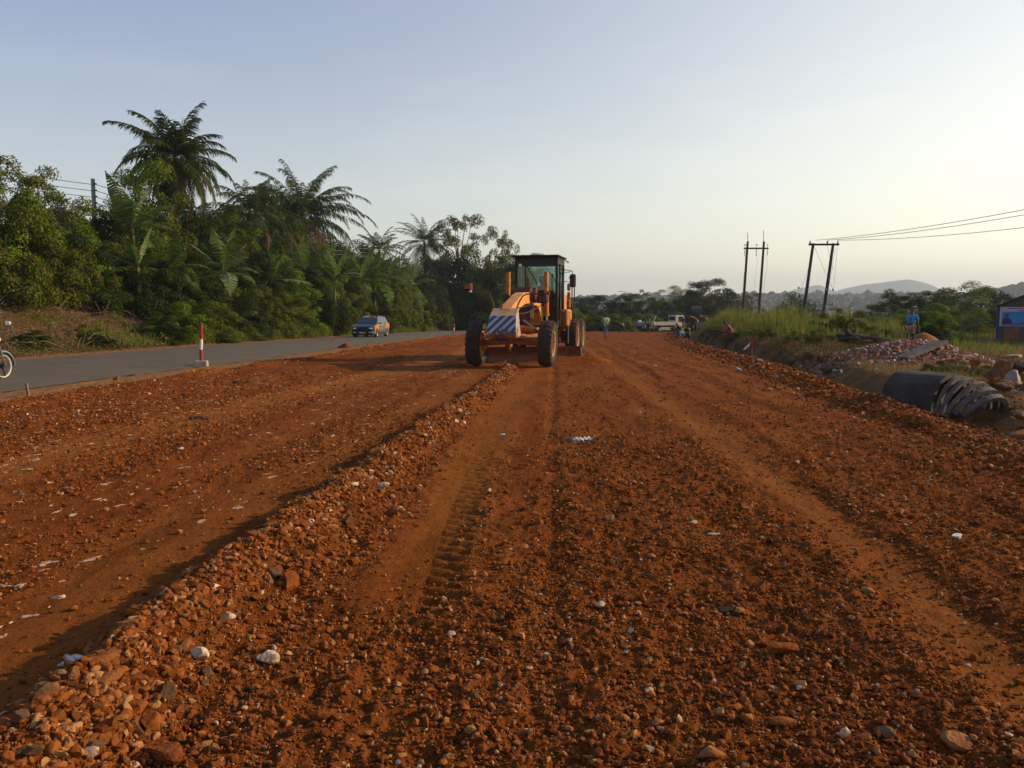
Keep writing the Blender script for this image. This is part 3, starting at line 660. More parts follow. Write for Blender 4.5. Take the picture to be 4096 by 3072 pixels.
# saddle, lift arms and cylinders
e = MB(); e.box((-2.05, 0, 2.14), (.62, .62, .44), bev=.12); e.cyl((-2.05, -.36, 2.12), (-2.05, .36, 2.12), .24, n=20); e.build('saddle', 'rustred', G, smooth=False)
e = MB()
for s in (-1, 1):
    e.box((-2.2, s*.46, 1.98), (.26, .40, .24), (s*-6, 0, 0), bev=.04); e.box((-2.2, s*.63, 2.02), (.26, .16, .30), bev=.05)
e.box((-2.15, 0, 1.62), (.42, .44, .55), bev=.05)
e.build('lift_arm', 'rustred', G)
for s in (-1, 1):
    h = empty('lift_cylinder', (-2.32, s*.63, 0)); h.parent = G
    e = MB(); e.cyl((0, 0, 1.52), (.0, -.02*s, 2.86), .072, n=16); e.cyl((0, 0, 1.46), (0, 0, 1.54), .085, n=16); e.build('barrel', 'orange', h, smooth=True)
    e = MB(); e.cyl((.02, 0, .80), (0, 0, 1.5), .03, n=10); e.build('rod', 'steel', h, smooth=True)
# drawbar, circle, moldboard
e = MB()
for s in (-1, 1): e.tube([(-.1, s*.06, .82), (-1.6, s*.42, .86), (-2.4, s*.62, .88)], .085, n=4)
e.box((-1.0, 0, .85), (.9, .3, .14), bev=.03); e.box((-1.9, .0, 1.02), (.5, .9, .16), bev=.03); e.build('drawbar', 'orange_dirty', G)
e = MB(); e.lathe([(.56, .70), (.74, .70), (.74, .82), (.56, .82), (.56, .70)], (-2.55, 0, 0), 'Z', 40)
for k in range(40): a = 2*PI*k/40; e.box((-2.55+.75*math.cos(a), .75*math.sin(a), .76), (.06, .05, .09), (0, 0, math.degrees(a)))
e.build('circle', 'rustred', G)
mb_ = empty('moldboard', (-2.75, -.12, -.2), rad(24)); mb_.parent = G
e = MB(); V = []
prof = [(.16*math.cos(t)-.16+.02, .34+.34*math.sin(t)) for t in np.linspace(-1.25, 1.15, 9)]
prof = [(-.30*(1-((z-.33)/.36)**2)*.5+.08, z) for z in np.linspace(.02, .66, 9)]
K = len(prof)
for y in (-1.85, 1.85):
    for x, z in prof: V.append((x, y, z))
    for x, z in reversed(prof): V.append((x-.035, y, z))
n = 2*K; e.add(V, [(i, (i+1) % n, n+(i+1) % n, n+i) for i in range(n)]+[tuple(range(n))[::-1], tuple(range(n, 2*n))]); e.build('blade_face', 'blade', mb_)
e = MB()
for s in (-1, 1): e.prism([(.14, -.02), (.16, .25), (.02, .62), (-.08, .62), (-.1, .0)], s*1.85, s*1.88)
e.build('end_bit', 'rim', mb_)
e = MB(); e.box((.1, 0, .03), (.03, 3.7, .16), (0, 12, 0)); e.build('cutting_edge', 'steel', mb_)
e = MB()
for s in (-1, 1): e.box((-2.6, s*.62, .52), (.3, .12, .5), bev=.03)
e.build('blade_arm', 'orange_dirty', G)
for k, (a, b, c) in enumerate([((.2, .2, 1.7), (-1.0, .24, 1.75), (-2.1, .35, 1.9)), ((.1, .2, 1.55), (-.9, .28, 1.5), (-2.1, .5, 1.8)), ((-2.1, -.3, 1.9), (-2.9, -.28, 1.5), (-3.9, -.3, 1.7)), ((-2.2, .6, 1.6), (-3.0, .62, 1.2), (-3.9, .4, 1.4)), ((.1, .3, 1.5), (.2, .6, 1.25), (.05, .8, .95)), ((.1, -.3, 1.3), (.2, -.6, 1.2), (.05, -.8, .95))]):
    e = MB(); P = [Vector(a)*(1-t)**2+Vector(b)*2*t*(1-t)+Vector(c)*t*t for t in np.linspace(0, 1, 10)]; e.tube(P, .016, n=6); e.build('hose', 'rubber_clean', G, smooth=True)
# lamp bars
for s in (-1, 1):
    h = empty('lamp_bar', (0, 0, 0)); h.parent = G
    e = MB(); q = [(.92, s*.33, 1.70), (.9, s*.37, 1.9), (.88, s*.46, 2.06), (.88, s*.55, 2.11), (.88, s*1.12, 2.12)]
    if s > 0: q = [(.92, .33, 1.70), (.9, .40, 1.88), (.88, .50, 2.04), (.88, .60, 2.09), (.88, 1.22, 2.10)]
    e.tube(q, .021, n=8); e.build('tube', 'rustred', h, smooth=True)
    if s < 0:
        e = MB(); e.box((.9, -1.08, 2.30), (.16, .24, .2), bev=.03); e.cyl((.88, -1.06, 2.12), (.88, -1.06, 2.22), .02, n=6); e.build('lamp_housing', 'rustred', h)
        e = MB(); e.box((.985, -1.07, 2.31), (.02, .16, .13)); e.build('lens', 'rock_tan', h)
        e = MB(); e.cyl((.9, -1.0, 2.17), (.98, -1.0, 2.17), .04, n=12); e.build('small_lamp', 'rock_white', h)
    else:
        e = MB(); e.box((.9, 1.22, 2.12), (.09, .07, .1), bev=.02); e.build('lamp_housing', 'rustred', h)
# cab
cab = empty('cab', (-3.95, 0, 0)); cab.parent = G   # local x: front 0 .. rear -1.55
W2 = .74; X0, X1 = 0, -1.5; Z0, Z1 = 1.15, 3.42
e = MB()
for x in (X0, X1):
    for s in (-1, 1): e.box((x-.04 if x == 0 else x+.04, s*(W2-.045), (Z0+Z1)/2), (.09, .09, Z1-Z0))
e.box((X0-.03, 0, 3.28), (.10, 2*W2-.19, .30)); e.box((X1+.05, 0, 3.30), (.08, 2*W2-.19, .26))
for s in (-1, 1):
    e.box((-.75, s*(W2-.04), 3.31), (1.30, .08, .24)); e.box((-.62, s*(W2-.03), 2.2), (.05, .055, 2.0)); e.box((-.75, s*(W2-.04), 1.22), (1.32, .07, .14))
e.box((-.05, 0, 1.22), (.08, 2*W2-.19, .14)); e.box((-.04, -.38, 2.15), (.05, .05, 1.75)); e.box((-.04, 0, 1.98), (.06, 2*W2-.2, .05))
e.build('cab_frame', 'black', cab, bevel=.008)
e = MB(); e.box((-.72, 0, 3.455), (1.80, 1.62, .07), bev=.03); o = e.build('roof', 'black', cab)
e = MB(); e.lathe([(0, .1), (.2, .09), (.27, .04), (.28, 0)], (-.4, -.02, 3.49), 'Z', 24); e.build('roof_vent', 'cream', cab, smooth=True)
for nm, c, sz in (('windscreen', (-.03, .185, 2.57), (.012, 1.05, 1.12)), ('windscreen', (-.03, -.525, 2.57), (.012, .24, 1.12)), ('rear_window', (X1+.04, 0, 2.6), (.012, 1.28, 1.1)), ('lower_window', (-.03, .185, 1.62), (.012, 1.05, .64)),
                  ('side_window', (-.34, W2-.03, 2.25), (.50, .012, 1.85)), ('side_window', (-1.03, W2-.03, 2.25), (.74, .012, 1.85)), ('side_window', (-.34, -W2+.03, 2.25), (.50, .012, 1.85)), ('side_window', (-1.03, -W2+.03, 2.25), (.74, .012, 1.85))):
    e = MB(); e.box(c, sz); e.build(nm, 'cab_glass', cab)
e = MB(); e.box((-.16, -.52, 1.95), (.10, .16, 1.4)); e.box((-1.35, 0, 1.6), (.1, 1.2, .9)); e.build('cab_panel', 'orange_dirty', cab)
e = MB(); e.box((-.75, 0, 1.13), (1.5, 1.46, .06)); e.build('cab_floor', 'black', cab)
e = MB(); e.box((-.95, .05, 1.72), (.5, .5, .14), bev=.04); e.box((-1.18, .05, 2.12), (.12, .46, .75), (0, -6, 0), bev=.04); e.box((-1.22, .05, 2.62), (.09, .26, .22), bev=.04); e.box((-.95, .05, 1.4), (.35, .35, .5)); e.build('seat', 'black', cab)
e = MB(); e.box((-.38, .05, 1.5), (.2, .24, .7), (0, -12, 0), bev=.04); e.lathe([(.17, -.015), (.2, -.015), (.2, .015), (.17, .015), (.17, -.015)], (-.48, .05, 2.0), 'Z', 20); e.box((-.48, .05, 1.99), (.05, .36, .02)); e.cyl((-.42, .05, 1.8), (-.48, .05, 2.0), .025, n=8)
for k in range(5):
    for s in (-1, 1): e.cyl((-.36, .05+s*(.16+k*.035), 1.8), (-.34, .05+s*(.18+k*.045), 2.02), .009, n=5)
e.build('control_console', 'black', cab)
for a, b in (((-.005, -.33, 3.12), (.02, -.02, 2.62)), ((-.005, .28, 3.12), (.02, .60, 2.72))):
    e = MB(); e.cyl(a, b, .012, n=5); e.box((.03, b[1], b[2]), (.012, .02, .3), (20, 0, 0)); e.build('wiper', 'black', cab)
for z0, z1, x in ((1.55, 2.55, -.1), (2.0, 2.9, -.58)):
    e = MB(); e.tube([(x, W2, z0), (x, W2+.1, z0+.05), (x, W2+.1, z1-.05), (x, W2, z1)], .016, n=6); e.build('handrail', 'black', cab, smooth=True)
h = empty('mirror', (0, 0, 0)); h.parent = cab
e = MB(); e.tube([(-.1, W2, 3.02), (.05, W2+.28, 2.98), (.12, W2+.50, 2.94), (.12, W2+.52, 2.55)], .014, n=6); e.tube([(-.1, W2, 2.88), (.12, W2+.48, 2.92)], .01, n=5); e.build('mirror_arm', 'black', h)
e = MB(); e.box((.12, W2+.52, 2.62), (.09, .21, .44), bev=.05); e.build('mirror_head', 'black', h)
e = MB(); e.box((-.9, .2, 3.52), (1.5, .03, .02)); e.tube([(-.3, W2+.06, 3.44), (-1.5, W2+.14, 3.34), (-1.5, W2+.14, 3.30), (-.3, W2+.06, 3.38)], .012, n=5); e.build('rain_gutter', 'black', cab)
e = MB(); e.cyl((0.01, -.55, 3.16), (.03, -.55, 3.16), .05, n=12); e.build('cab_sticker', 'lamp_white', cab)
# engine body behind the cab and side boxes
e = MB(); e.box((-6.6, 0, 1.72), (2.1, 1.05, 1.05), bev=.08); e.box((-6.2, 0, 1.1), (3.2, .9, .4)); e.build('engine_hood', 'orange', G)
e = MB(); e.cyl((-6.1, .2, 2.2), (-6.1, .2, 2.95), .06, n=12); e.build('exhaust', 'rustred', G, smooth=True)
h = empty('battery_box', (0, 0, 0)); h.parent = G
e = MB(); e.box((-4.9, .86, 1.36), (.95, .34, .62), bev=.05); e.build('box_body', 'orange', h)
e = MB()
for k in range(7): e.box((-4.42, .86, 1.14+k*.07), (.02, .15, .032))
for k in range(7): e.box((-4.75, 1.035, 1.14+k*.07), (.3, .012, .032))
e.build('grille', 'black', h)
e = MB()
for k in range(3): e.box((-5.35, .92, 1.85+k*.30), (.12, .12, .26), bev=.03)
e.build('side_panel', 'orange', G)
e = MB(); e.tube([(-5.42, .95, 1.6), (-5.42, 1.02, 1.7), (-5.42, 1.02, 2.72), (-5.5, .9, 2.8)], .02, n=6); e.tube([(-5.75, .95, 1.6), (-5.75, 1.06, 1.7), (-5.75, 1.06, 2.5), (-5.8, .9, 2.56)], .02, n=6); e.build('ladder_rail', 'black', G)
e = MB()
for k in range(3): e.box((-4.35, .88, .55+k*.24), (.3, .34, .03))
for s in (0, 1): e.box((-4.35, .72+s*.32, .82), (.28, .02, .62))
e.build('step', 'black', G)
e = MB(); e.box((-3.9, 0, .98), (.6, .9, .34), bev=.04); e.box((-4.8, 0, .98), (1.6, .8, .3)); e.build('chassis', 'rustred', G)
# ============================================================ people
def chain_obj(name, verts, edges, radii, m, parent, root=0, sub=1):
    me = bpy.data.meshes.new(name); me.from_pydata([tuple(v) for v in verts], edges, []); o = bpy.data.objects.new(name, me); COL.objects.link(o); o.parent = parent
    sk = o.modifiers.new('skin', 'SKIN'); sk.use_smooth_shade = True
    if not me.skin_vertices: me.skin_vertices.new() if hasattr(me.skin_vertices, 'new') else None
    for i, r_ in enumerate(radii):
        sv = me.skin_vertices[0].data[i]; sv.radius = (r_, r_) if not isinstance(r_, tuple) else r_
        sv.use_root = (i == root)
    s_ = o.modifiers.new('sub', 'SUBSURF'); s_.levels = sub; s_.render_levels = sub
    me.materials.append(M[m]); return o
def person(loc, rz, J, label, shirt='c_white', trousers='c_jeans', vest=None, cap=None, long_sleeve=False, shorts=False, short_hair=True, group=None, tilt=0):
    """J: joint dict in local coords (facing +X, left +Y); legs L/R hip knee ankle toe; arms sh el wr"""
    root = empty('person', loc, rz); tag(root, label, 'person', group)
    V = []; E = []; R = []; ix = {}
    def v(n, p, r_, par=None):
        ix[n] = len(V); V.append(Vector(p)); R.append(r_)
        if par: E.append((ix[par], ix[n]))
    v('pel', J['pel'], (.14, .11)); v('sp', J['sp'], (.13, .10), 'pel'); v('ch', J['ch'], (.155, .11), 'sp'); v('nk0', J['nk'], .065, 'ch')
    hd = Vector(J['hd']); nk = Vector(J['nk']); up = (hd-nk).normalized(); fw = Vector(J.get('fw', (1, 0, 0)))
    v('nk1', nk+up*.07, .055, 'nk0'); v('jaw', hd-up*.05+fw*.02, .07, 'nk1'); v('hd', hd+up*.05, .088, 'jaw'); v('cr', hd+up*.115, .06, 'hd'); v('nose', hd+fw*.115-up*.02, .014, 'hd')
    for s, k in ((1, 'L'), (-1, 'R')):
        v('sh'+k, J['sh'+k], .062, 'ch'); v('el'+k, J['el'+k], .043, 'sh'+k); v('wr'+k, J['wr'+k], .03, 'el'+k)
        wr = Vector(J['wr'+k]); d = (wr-Vector(J['el'+k])).normalized(); side = Vector((1, 0, 0))-d*d.x; side = side.normalized() if side.length > .2 else Vector((0, 0, -1)); nrm = d.cross(side)
        v('pm'+k, wr+d*.07, (.034, .018), 'wr'+k)
        for q in range(4):
            o_ = side*(.027-.018*q); ln = (.075, .085, .08, .062)[q]
            v('f%d'%q+k, wr+d*.10+o_, .0095, 'pm'+k); v('g%d'%q+k, wr+d*(.10+ln)+o_-nrm*.02*s, .008, 'f%d'%q+k)
        v('th'+k, wr+d*.055+side*.045, .011, 'wr'+k); v('tt'+k, wr+d*.10+side*.06, .009, 'th'+k)
        v('hp'+k, J['hp'+k], .09, 'pel'); v('kn'+k, J['kn'+k], .058, 'hp'+k); v('an'+k, J['an'+k], .038, 'kn'+k)
        v('he'+k, Vector(J['an'+k])+Vector((-.03, 0, -.05)), .035, 'an'+k); v('to'+k, Vector(J['an'+k])+Vector((.16, 0, -.06)), .03, 'he'+k)
    chain_obj('body', V, E, R, 'skin', root)
    def sub(name, names, links, m, grow, lvl=1):
        vv = []; rr = []; id_ = {}
        for n_, p, r_ in names: id_[n_] = len(vv); vv.append(Vector(p)); rr.append(r_)
        return chain_obj(name, vv, [(id_[a], id_[b]) for a, b in links], rr, m, root, 0, lvl)
    g = lambda a, b, t: Vector(J[a]).lerp(Vector(J[b]), t)
    arms = []; ln = []
    for k in 'LR':
        arms += [('sh'+k, J['sh'+k], .085), ('el'+k, g('sh'+k, 'el'+k, 1 if long_sleeve else .8), .066)]; ln += [('ch', 'sh'+k), ('sh'+k, 'el'+k)]
        if long_sleeve: arms.append(('wr'+k, g('el'+k, 'wr'+k, .93), .048)); ln.append(('el'+k, 'wr'+k))
    sub('shirt', [('ch', J['ch'], (.175, .13)), ('sp', J['sp'], (.165, .125)), ('hem', g('sp', 'pel', .85), (.17, .13)), ('nk', g('ch', 'nk', .75), .09)]+arms, [('ch', 'sp'), ('sp', 'hem'), ('ch', 'nk')]+ln, shirt, 0)
    legs = [('pel', J['pel'], (.155, .125))]; ln = []
    for k in 'LR':
        t = .75 if shorts else 1
        legs += [('hp'+k, J['hp'+k], .108), ('kn'+k, g('hp'+k, 'kn'+k, t), .085)]; ln += [('pel', 'hp'+k), ('hp'+k, 'kn'+k)]
        if not shorts: legs.append(('an'+k, g('kn'+k, 'an'+k, .95), .06)); ln.append(('kn'+k, 'an'+k))
    sub('trousers', legs, ln, trousers, 0)
    if vest:
        for s, k in ((1, 'L'), (-1, 'R')):
            o_ = Vector((.03, s*.09, 0))
            sub('vest', [('a', Vector(J['ch'])+o_, (.11, .13)), ('b', Vector(J['sp'])+o_*1.1, (.10, .13)), ('c', g('sp', 'pel', 1.1)+o_*1.1, (.10, .13)), ('s', J['sh'+k], .098), ('e', g('sh'+k, 'el'+k, .35), .085)], [('a', 'b'), ('b', 'c'), ('a', 's'), ('s', 'e')], vest, 0)
    for k in 'LR':
        an = Vector(J['an'+k]); sub('shoe', [('h', an+Vector((-.04, 0, -.05)), .048), ('m', an+Vector((.07, 0, -.06)), .045), ('t', an+Vector((.17, 0, -.068)), .035)], [('h', 'm'), ('m', 't')], 'c_shoe', 0)
    if cap: sub('cap', [('a', hd+up*.085, .105), ('b', hd+up*.125, .075), ('v', hd+fw*.15+up*.055, (.03, .02))], [('a', 'b'), ('a', 'v')], cap, 0)
    else: sub('hair', [('a', hd+up*.075-fw*.012, .095), ('b', hd+up*.12, .07)], [('a', 'b')], 'hair', 0)
    return root
def stand(stride=.25, bend=0., arms=.1, h=1.):
    J = dict(pel=(0, 0, .93), sp=(.0, 0, 1.10), ch=(.01+bend, 0, 1.34-bend*.3), nk=(.0+bend*1.1, 0, 1.48-bend*.3), hd=(.03+bend*1.4, 0, 1.63-bend*.4))
    for s, k in ((1, 'L'), (-1, 'R')):
        a = arms*s; J['sh'+k] = (bend, s*.19, 1.40-bend*.3); J['el'+k] = (bend-.02+a*.5, s*.25, 1.11-bend*.3); J['wr'+k] = (bend+.03+a, s*.27, .86-bend*.2)
        st = -stride*s; J['hp'+k] = (0, s*.10, .88); J['kn'+k] = (st*.55+.03, s*.10, .49); J['an'+k] = (st, s*.10, .085)
    return J
def pt(px, Y, dz=0): X = XY(px, Y); return (X, Y, g1(X, Y)+dz)
person(pt(2422, 55), rad(-75), stand(.30, 0, .16), 'person in open yellow safety vest over white shirt walking on the red earth', 'c_white', 'c_jeans', 'c_vest', long_sleeve=False)
person(pt(2592, 86), rad(-95), stand(.06), 'person in dark clothes and green vest standing at the far end of the earth', 'c_black', 'c_black', 'c_vest', long_sleeve=True)
def squat():
    J = dict(pel=(-.15, 0, .28), sp=(-.08, 0, .45), ch=(.08, 0, .66), nk=(.16, 0, .78), hd=(.25, 0, .89))
    for s, k in ((1, 'L'), (-1, 'R')):
        J['sh'+k] = (.10, s*.18, .70); J['el'+k] = (.28, s*.24, .48); J['wr'+k] = (.42, s*.14, .36); J['hp'+k] = (-.12, s*.11, .28); J['kn'+k] = (.26, s*.17, .46); J['an'+k] = (.06, s*.15, .085)
    return J
def bent():
    J = dict(pel=(-.15, 0, .82), sp=(0, 0, .92), ch=(.25, 0, .93), nk=(.4, 0, .90), hd=(.53, 0, .84), fw=(.6, 0, -.8))
    for s, k in ((1, 'L'), (-1, 'R')):
        J['sh'+k] = (.30, s*.19, .88); J['el'+k] = (.36, s*.21, .6); J['wr'+k] = (.42, s*.16, .36); J['hp'+k] = (-.15, s*.1, .80); J['kn'+k] = (-.02, s*.12, .45); J['an'+k] = (-.1, s*.13, .085)
    return J
person(pt(2483, 92), rad(-10), bent(), 'person in a bright vest bending down at the far edge of the red earth', 'c_vest', 'c_black')
person(pt(2558, 104), rad(-60), stand(.1), 'small distant person in white top between the bending and the dark clad person', 'c_white', 'c_black')
person(pt(2578, 98), rad(-120), squat(), 'person in yellow vest crouching just left of the standing dark clad one', 'c_vest', 'c_black', long_sleeve=True)
person(pt(2608, 98), rad(-60), squat(), 'person in pale yellow shirt crouching just right of the dark clad standing person', 'c_vest', 'c_khaki')
person(pt(2722, 52, .05), rad(-160), squat(), 'person in green vest and pale jeans crouching at the ditch below the truck', 'c_black', 'c_palejeans', 'c_vest')
person(pt(2748, 53.5, .05), rad(-120), squat(), 'person in black with grey cap crouching behind the one in pale jeans', 'c_black', 'c_dk', 'c_vest', cap='c_cap')
person(pt(2918, 42), rad(170), squat(), 'person in faded pink clothes squatting on the bank before the tall grass', 'c_pink', 'c_pink', long_sleeve=True)
Jb = stand(.12, .10, -.02)
b_ = person(pt(3638, 34), rad(38), Jb, 'person in a turquoise shirt, pale shorts and cap walking behind the rubble heap', 'c_blue', 'c_khaki', cap='c_cap', shorts=True)
# operator
J = dict(pel=(-.05, 0, .16), sp=(-.04, 0, .34), ch=(0, 0, .58), nk=(.03, 0, .72), hd=(.06, 0, .87))
for s, k in ((1, 'L'), (-1, 'R')):
    J['sh'+k] = (.0, s*.19, .63); J['el'+k] = (.18, s*.25, .38); J['wr'+k] = (.40, s*.14, .34); J['hp'+k] = (0, s*.10, .12); J['kn'+k] = (.42, s*.14, .16); J['an'+k] = (.5, s*.14, -.26)
Mx = Matrix.Translation(G.location)@Matrix.Rotation(GA, 4, 'Z')@Matrix.Translation((-4.9, .06, 1.76))
person(Mx.translation, GA, J, 'person in dark clothes driving inside the cab of the grader', 'c_dk', 'c_dk', cap='hair', long_sleeve=True)
# ============================================================ cars
def car_wheel(parent, c, R=.30, W=.19, rimm='chrome', name='wheel'):
    h = empty(name, c); h.parent = parent
    e = MB(); w_ = W/2; e.lathe([(R*.6, -w_), (R*.93, -w_), (R, -w_*.6), (R, w_*.6), (R*.93, w_), (R*.6, w_)], n=26); e.build('tyre', 'rubber_clean', h, smooth=True)
    e = MB(); e.lathe([(R*.62, -w_*.9), (R*.55, -w_*.5), (R*.2, -w_*.45), (0, -w_*.6)], n=22); e.lathe([(R*.62, w_*.9), (R*.55, w_*.5), (R*.2, w_*.45), (0, w_*.6)], n=22); e.build('rim', rimm, h, smooth=True); return h
cx, cy = XY(1484, 58), 58.; T = empty('estate_taxi', (cx, cy, g1(cx, cy)*0+float(zprof(cy))+.06), rad(-90-6)); tag(T, 'dark blue and grey estate taxi with orange wings driving on the asphalt road', 'car')
# local: +x forward, y left
def loft(e, secs, close=True):
    """secs: list of rings (same count)"""
    n = len(secs[0]); V = [p for s_ in secs for p in s_]; f = []
    for i in range(len(secs)-1):
        for j in range(n if close else n-1): f.append((i*n+j, i*n+(j+1) % n, (i+1)*n+(j+1) % n, (i+1)*n+j))
    f += [tuple(range(n))[::-1], tuple(range((len(secs)-1)*n, len(secs)*n))]; e.add(V, f)
def ring(x, hw, zb, zt, z1=None, k=.06):
    z1 = zt-.12 if z1 is None else z1
    return [(x, -hw+k, zb), (x, hw-k, zb), (x, hw, zb+.1), (x, hw, z1), (x, hw-.07, zt), (x, -hw+.07, zt), (x, -hw, z1), (x, -hw, zb+.1)]
e = MB(); loft(e, [ring(2.10, .66, .34, .62), ring(2.02, .76, .26, .78), ring(1.75, .81, .22, .86), ring(1.0, .83, .2, .96), ring(.9, .83, .2, .98), ring(-1.9, .83, .2, 1.0), ring(-2.05, .79, .3, .95), ring(-2.10, .7, .4, .8)]); e.build('body', 'car_grey', T, bevel=.02)
e = MB(); loft(e, [ring(2.12, .64, .34, .60), ring(2.045, .745, .36, .785)]); loft(e, [[(2.03, -.74, .785), (2.03, .74, .785), (1.9, .74, .83), (1.9, -.74, .83)], [(.95, -.74, .99), (.95, .74, .99), (.95, .70, 1.0), (.95, -.70, 1.0)]]); e.build('bonnet', 'car_blue', T)
e = MB(); loft(e, [ring(2.17, .70, .2, .50, .4), ring(1.95, .82, .18, .52, .42)]); e.build('bumper', 'car_blue', T, bevel=.02)
# greenhouse
def gr(x, hw, hw2, zb, zt): return [(x[0], -hw, zb), (x[0], hw, zb), (x[1], hw2, zt), (x[1], -hw2, zt)]
e = MB(); V = [(1.0, -.76, .97), (1.0, .76, .97), (-2.02, .76, .98), (-2.02, -.76, .98), (.28, -.60, 1.44), (.28, .60, 1.44), (-1.75, .58, 1.44), (-1.75, -.58, 1.44)]
e.add(V, [(0, 1, 5, 4), (1, 2, 6, 5), (2, 3, 7, 6), (3, 0, 4, 7), (4, 5, 6, 7)]); e.build('cabin', 'car_grey', T, bevel=.02)
def quadp(vs, name, m, th=.012):
    e = MB(); vs = [Vector(v) for v in vs]; n = (vs[1]-vs[0]).cross(vs[2]-vs[0]).normalized()*th; e.add(vs+[v+n for v in vs], [(0, 3, 2, 1), (4, 5, 6, 7), (0, 1, 5, 4), (1, 2, 6, 5), (2, 3, 7, 6), (3, 0, 4, 7)]); return e.build(name, m, T)
quadp([(.94, -.68, 1.01), (.94, .68, 1.01), (.32, .56, 1.405), (.32, -.56, 1.405)], 'windscreen', 'car_glass')
for s in (1, -1):
    for (a, b, c, d) in ((.80, -.05, -.05, .30), (-.15, -.85, -.85, -.15), (-.95, -1.80, -1.62, -.95)):
        q = [(a, s*.765, 1.02), (b, s*.765, 1.02), (c, s*.625, 1.39), (d, s*.625, 1.39)]
        quadp(q if s > 0 else q[::-1], 'side_window', 'car_glass')
    e = MB(); loft(e, [[(x, s*.80, zb), (x, s*.845, zb), (x, s*.84, zt), (x, s*.78, zt+.02)] for x, zb, zt in ((2.0, .42, .75), (1.75, .66, .84), (1.3, .68, .92), (.85, .42, .97))]); e.build('front_wing', 'car_orange', T)
    e = MB(); loft(e, [[(x, s*.80, zb), (x, s*.845, zb), (x, s*.84, zt), (x, s*.78, zt+.02)] for x, zb, zt in ((-.9, .62, .98), (-1.4, .68, .99), (-2.0, .6, .98))]); e.build('rear_wing', 'car_orange', T)
    e = MB(); e.box((0.0, s*.842, .52), (1.9, .02, .04)); e.box((0, s*.842, .33), (1.9, .015, .2)); e.build('sill_strip', 'black', T)
    e = MB(); e.box((2.06, s*.56, .66), (.08, .26, .13), bev=.03); e.build('headlight', 'lamp_white', T)
    e = MB(); e.box((2.16, s*.55, .40), (.05, .2, .05), bev=.015); e.build('indicator', 'lamp_white', T)
    e = MB(); e.box((.78, s*.90, 1.02), (.1, .16, .11), bev=.03); e.build('mirror', 'black', T)
    e = MB(); e.tube([(.1, s*.52, 1.44), (0, s*.52, 1.50), (-1.4, s*.5, 1.50), (-1.5, s*.5, 1.44)], .015); e.build('roof_rail', 'chrome', T)
for x in (1.3, -1.35):
    for s in (-1, 1): car_wheel(T, (x, s*.76, .30), rimm='cream')
e = MB(); e.box((2.19, 0, .38), (.02, .45, .11)); e.build('number_plate', 'yellow', T)
e = MB(); e.box((-.1, .12, 1.49), (.14, .4, .10), taper=.7, bev=.02); e.build('taxi_sign', 'car_orange', T)
e = MB(); e.box((2.11, 0, .62), (.03, .8, .07)); e.build('grille', 'black', T)
# flatbed truck far away
tx, ty = XY(2672, 96), 96.; T2 = empty('flatbed_truck', (tx, ty, g1(tx, ty)), rad(22)); tag(T2, 'cream small flatbed truck parked where the graded earth ends', 'truck')
e = MB(); e.prism([(.55, .45), (2.1, .45), (2.2, 1.1), (1.95, 1.2), (1.6, 2.0), (.55, 2.0)], -.82, .82); e.build('cab', 'cream', T2, bevel=.04)
for s in (-1, 1):
    e = MB(); e.prism([(.95, 1.2), (1.85, 1.2), (1.55, 1.85), (.95, 1.85)], s*.825, s*.84); e.build('side_window', 'car_glass', T2)
e = MB(); e.box((.54, 0, 1.62), (.02, 1.2, .42)); e.build('rear_window', 'car_glass', T2)
e = MB(); e.box((2.0, 0, 1.55), (.02, 1.4, .6), (0, -28, 0)); e.build('windscreen', 'car_glass', T2)
e = MB(); e.box((-1.0, 0, .78), (3.0, 1.75, .1)); e.build('load_bed', 'rustred', T2)
e = MB()
for s in (-1, 1):
    e.box((-1.0, s*.88, 1.02), (3.0, .04, .40))
    for k in range(9): e.box((-2.45+k*.36, s*.91, 1.02), (.06, .03, .40))
e.box((.48, 0, 1.02), (.04, 1.72, .4)); e.build('dropside', 'cream', T2)
e = MB(); e.box((-2.52, 0, 1.02), (.04, 1.72, .4)); e.build('tailgate', 'cream', T2)
e = MB(); e.box((-.8, 0, .55), (3.4, .7, .2)); e.box((-.9, -.8, .5), (1.3, .04, .1)); e.box((-.9, -.8, .35), (1.3, .04, .1)); e.build('chassis', 'cream', T2)
for x in (1.45, -1.6):
    for s in (-1, 1): car_wheel(T2, (x, s*.7, .34), .34, .22, 'cream')
tx, ty = XY(2590, 99), 99.; T3 = empty('trailer', (tx, ty, g1(tx, ty)), rad(10)); tag(T3, 'dark low trailer standing behind the cream flatbed truck', 'trailer')
e = MB(); e.box((0, 0, .95), (3.2, 1.7, .5), bev=.03); e.build('body', 'grey_metal', T3)
e = MB(); e.box((0, 0, .6), (3.0, .8, .15)); e.box((2.0, 0, .55), (1.4, .1, .1)); e.build('chassis', 'black', T3)
for s in (-1, 1): car_wheel(T3, (-.4, s*.75, .33), .33, .2)
e = MB(); e.cyl((.9, .5, 1.2), (1.3, .5, 1.95), .05); e.build('pole', 'cream', T3)
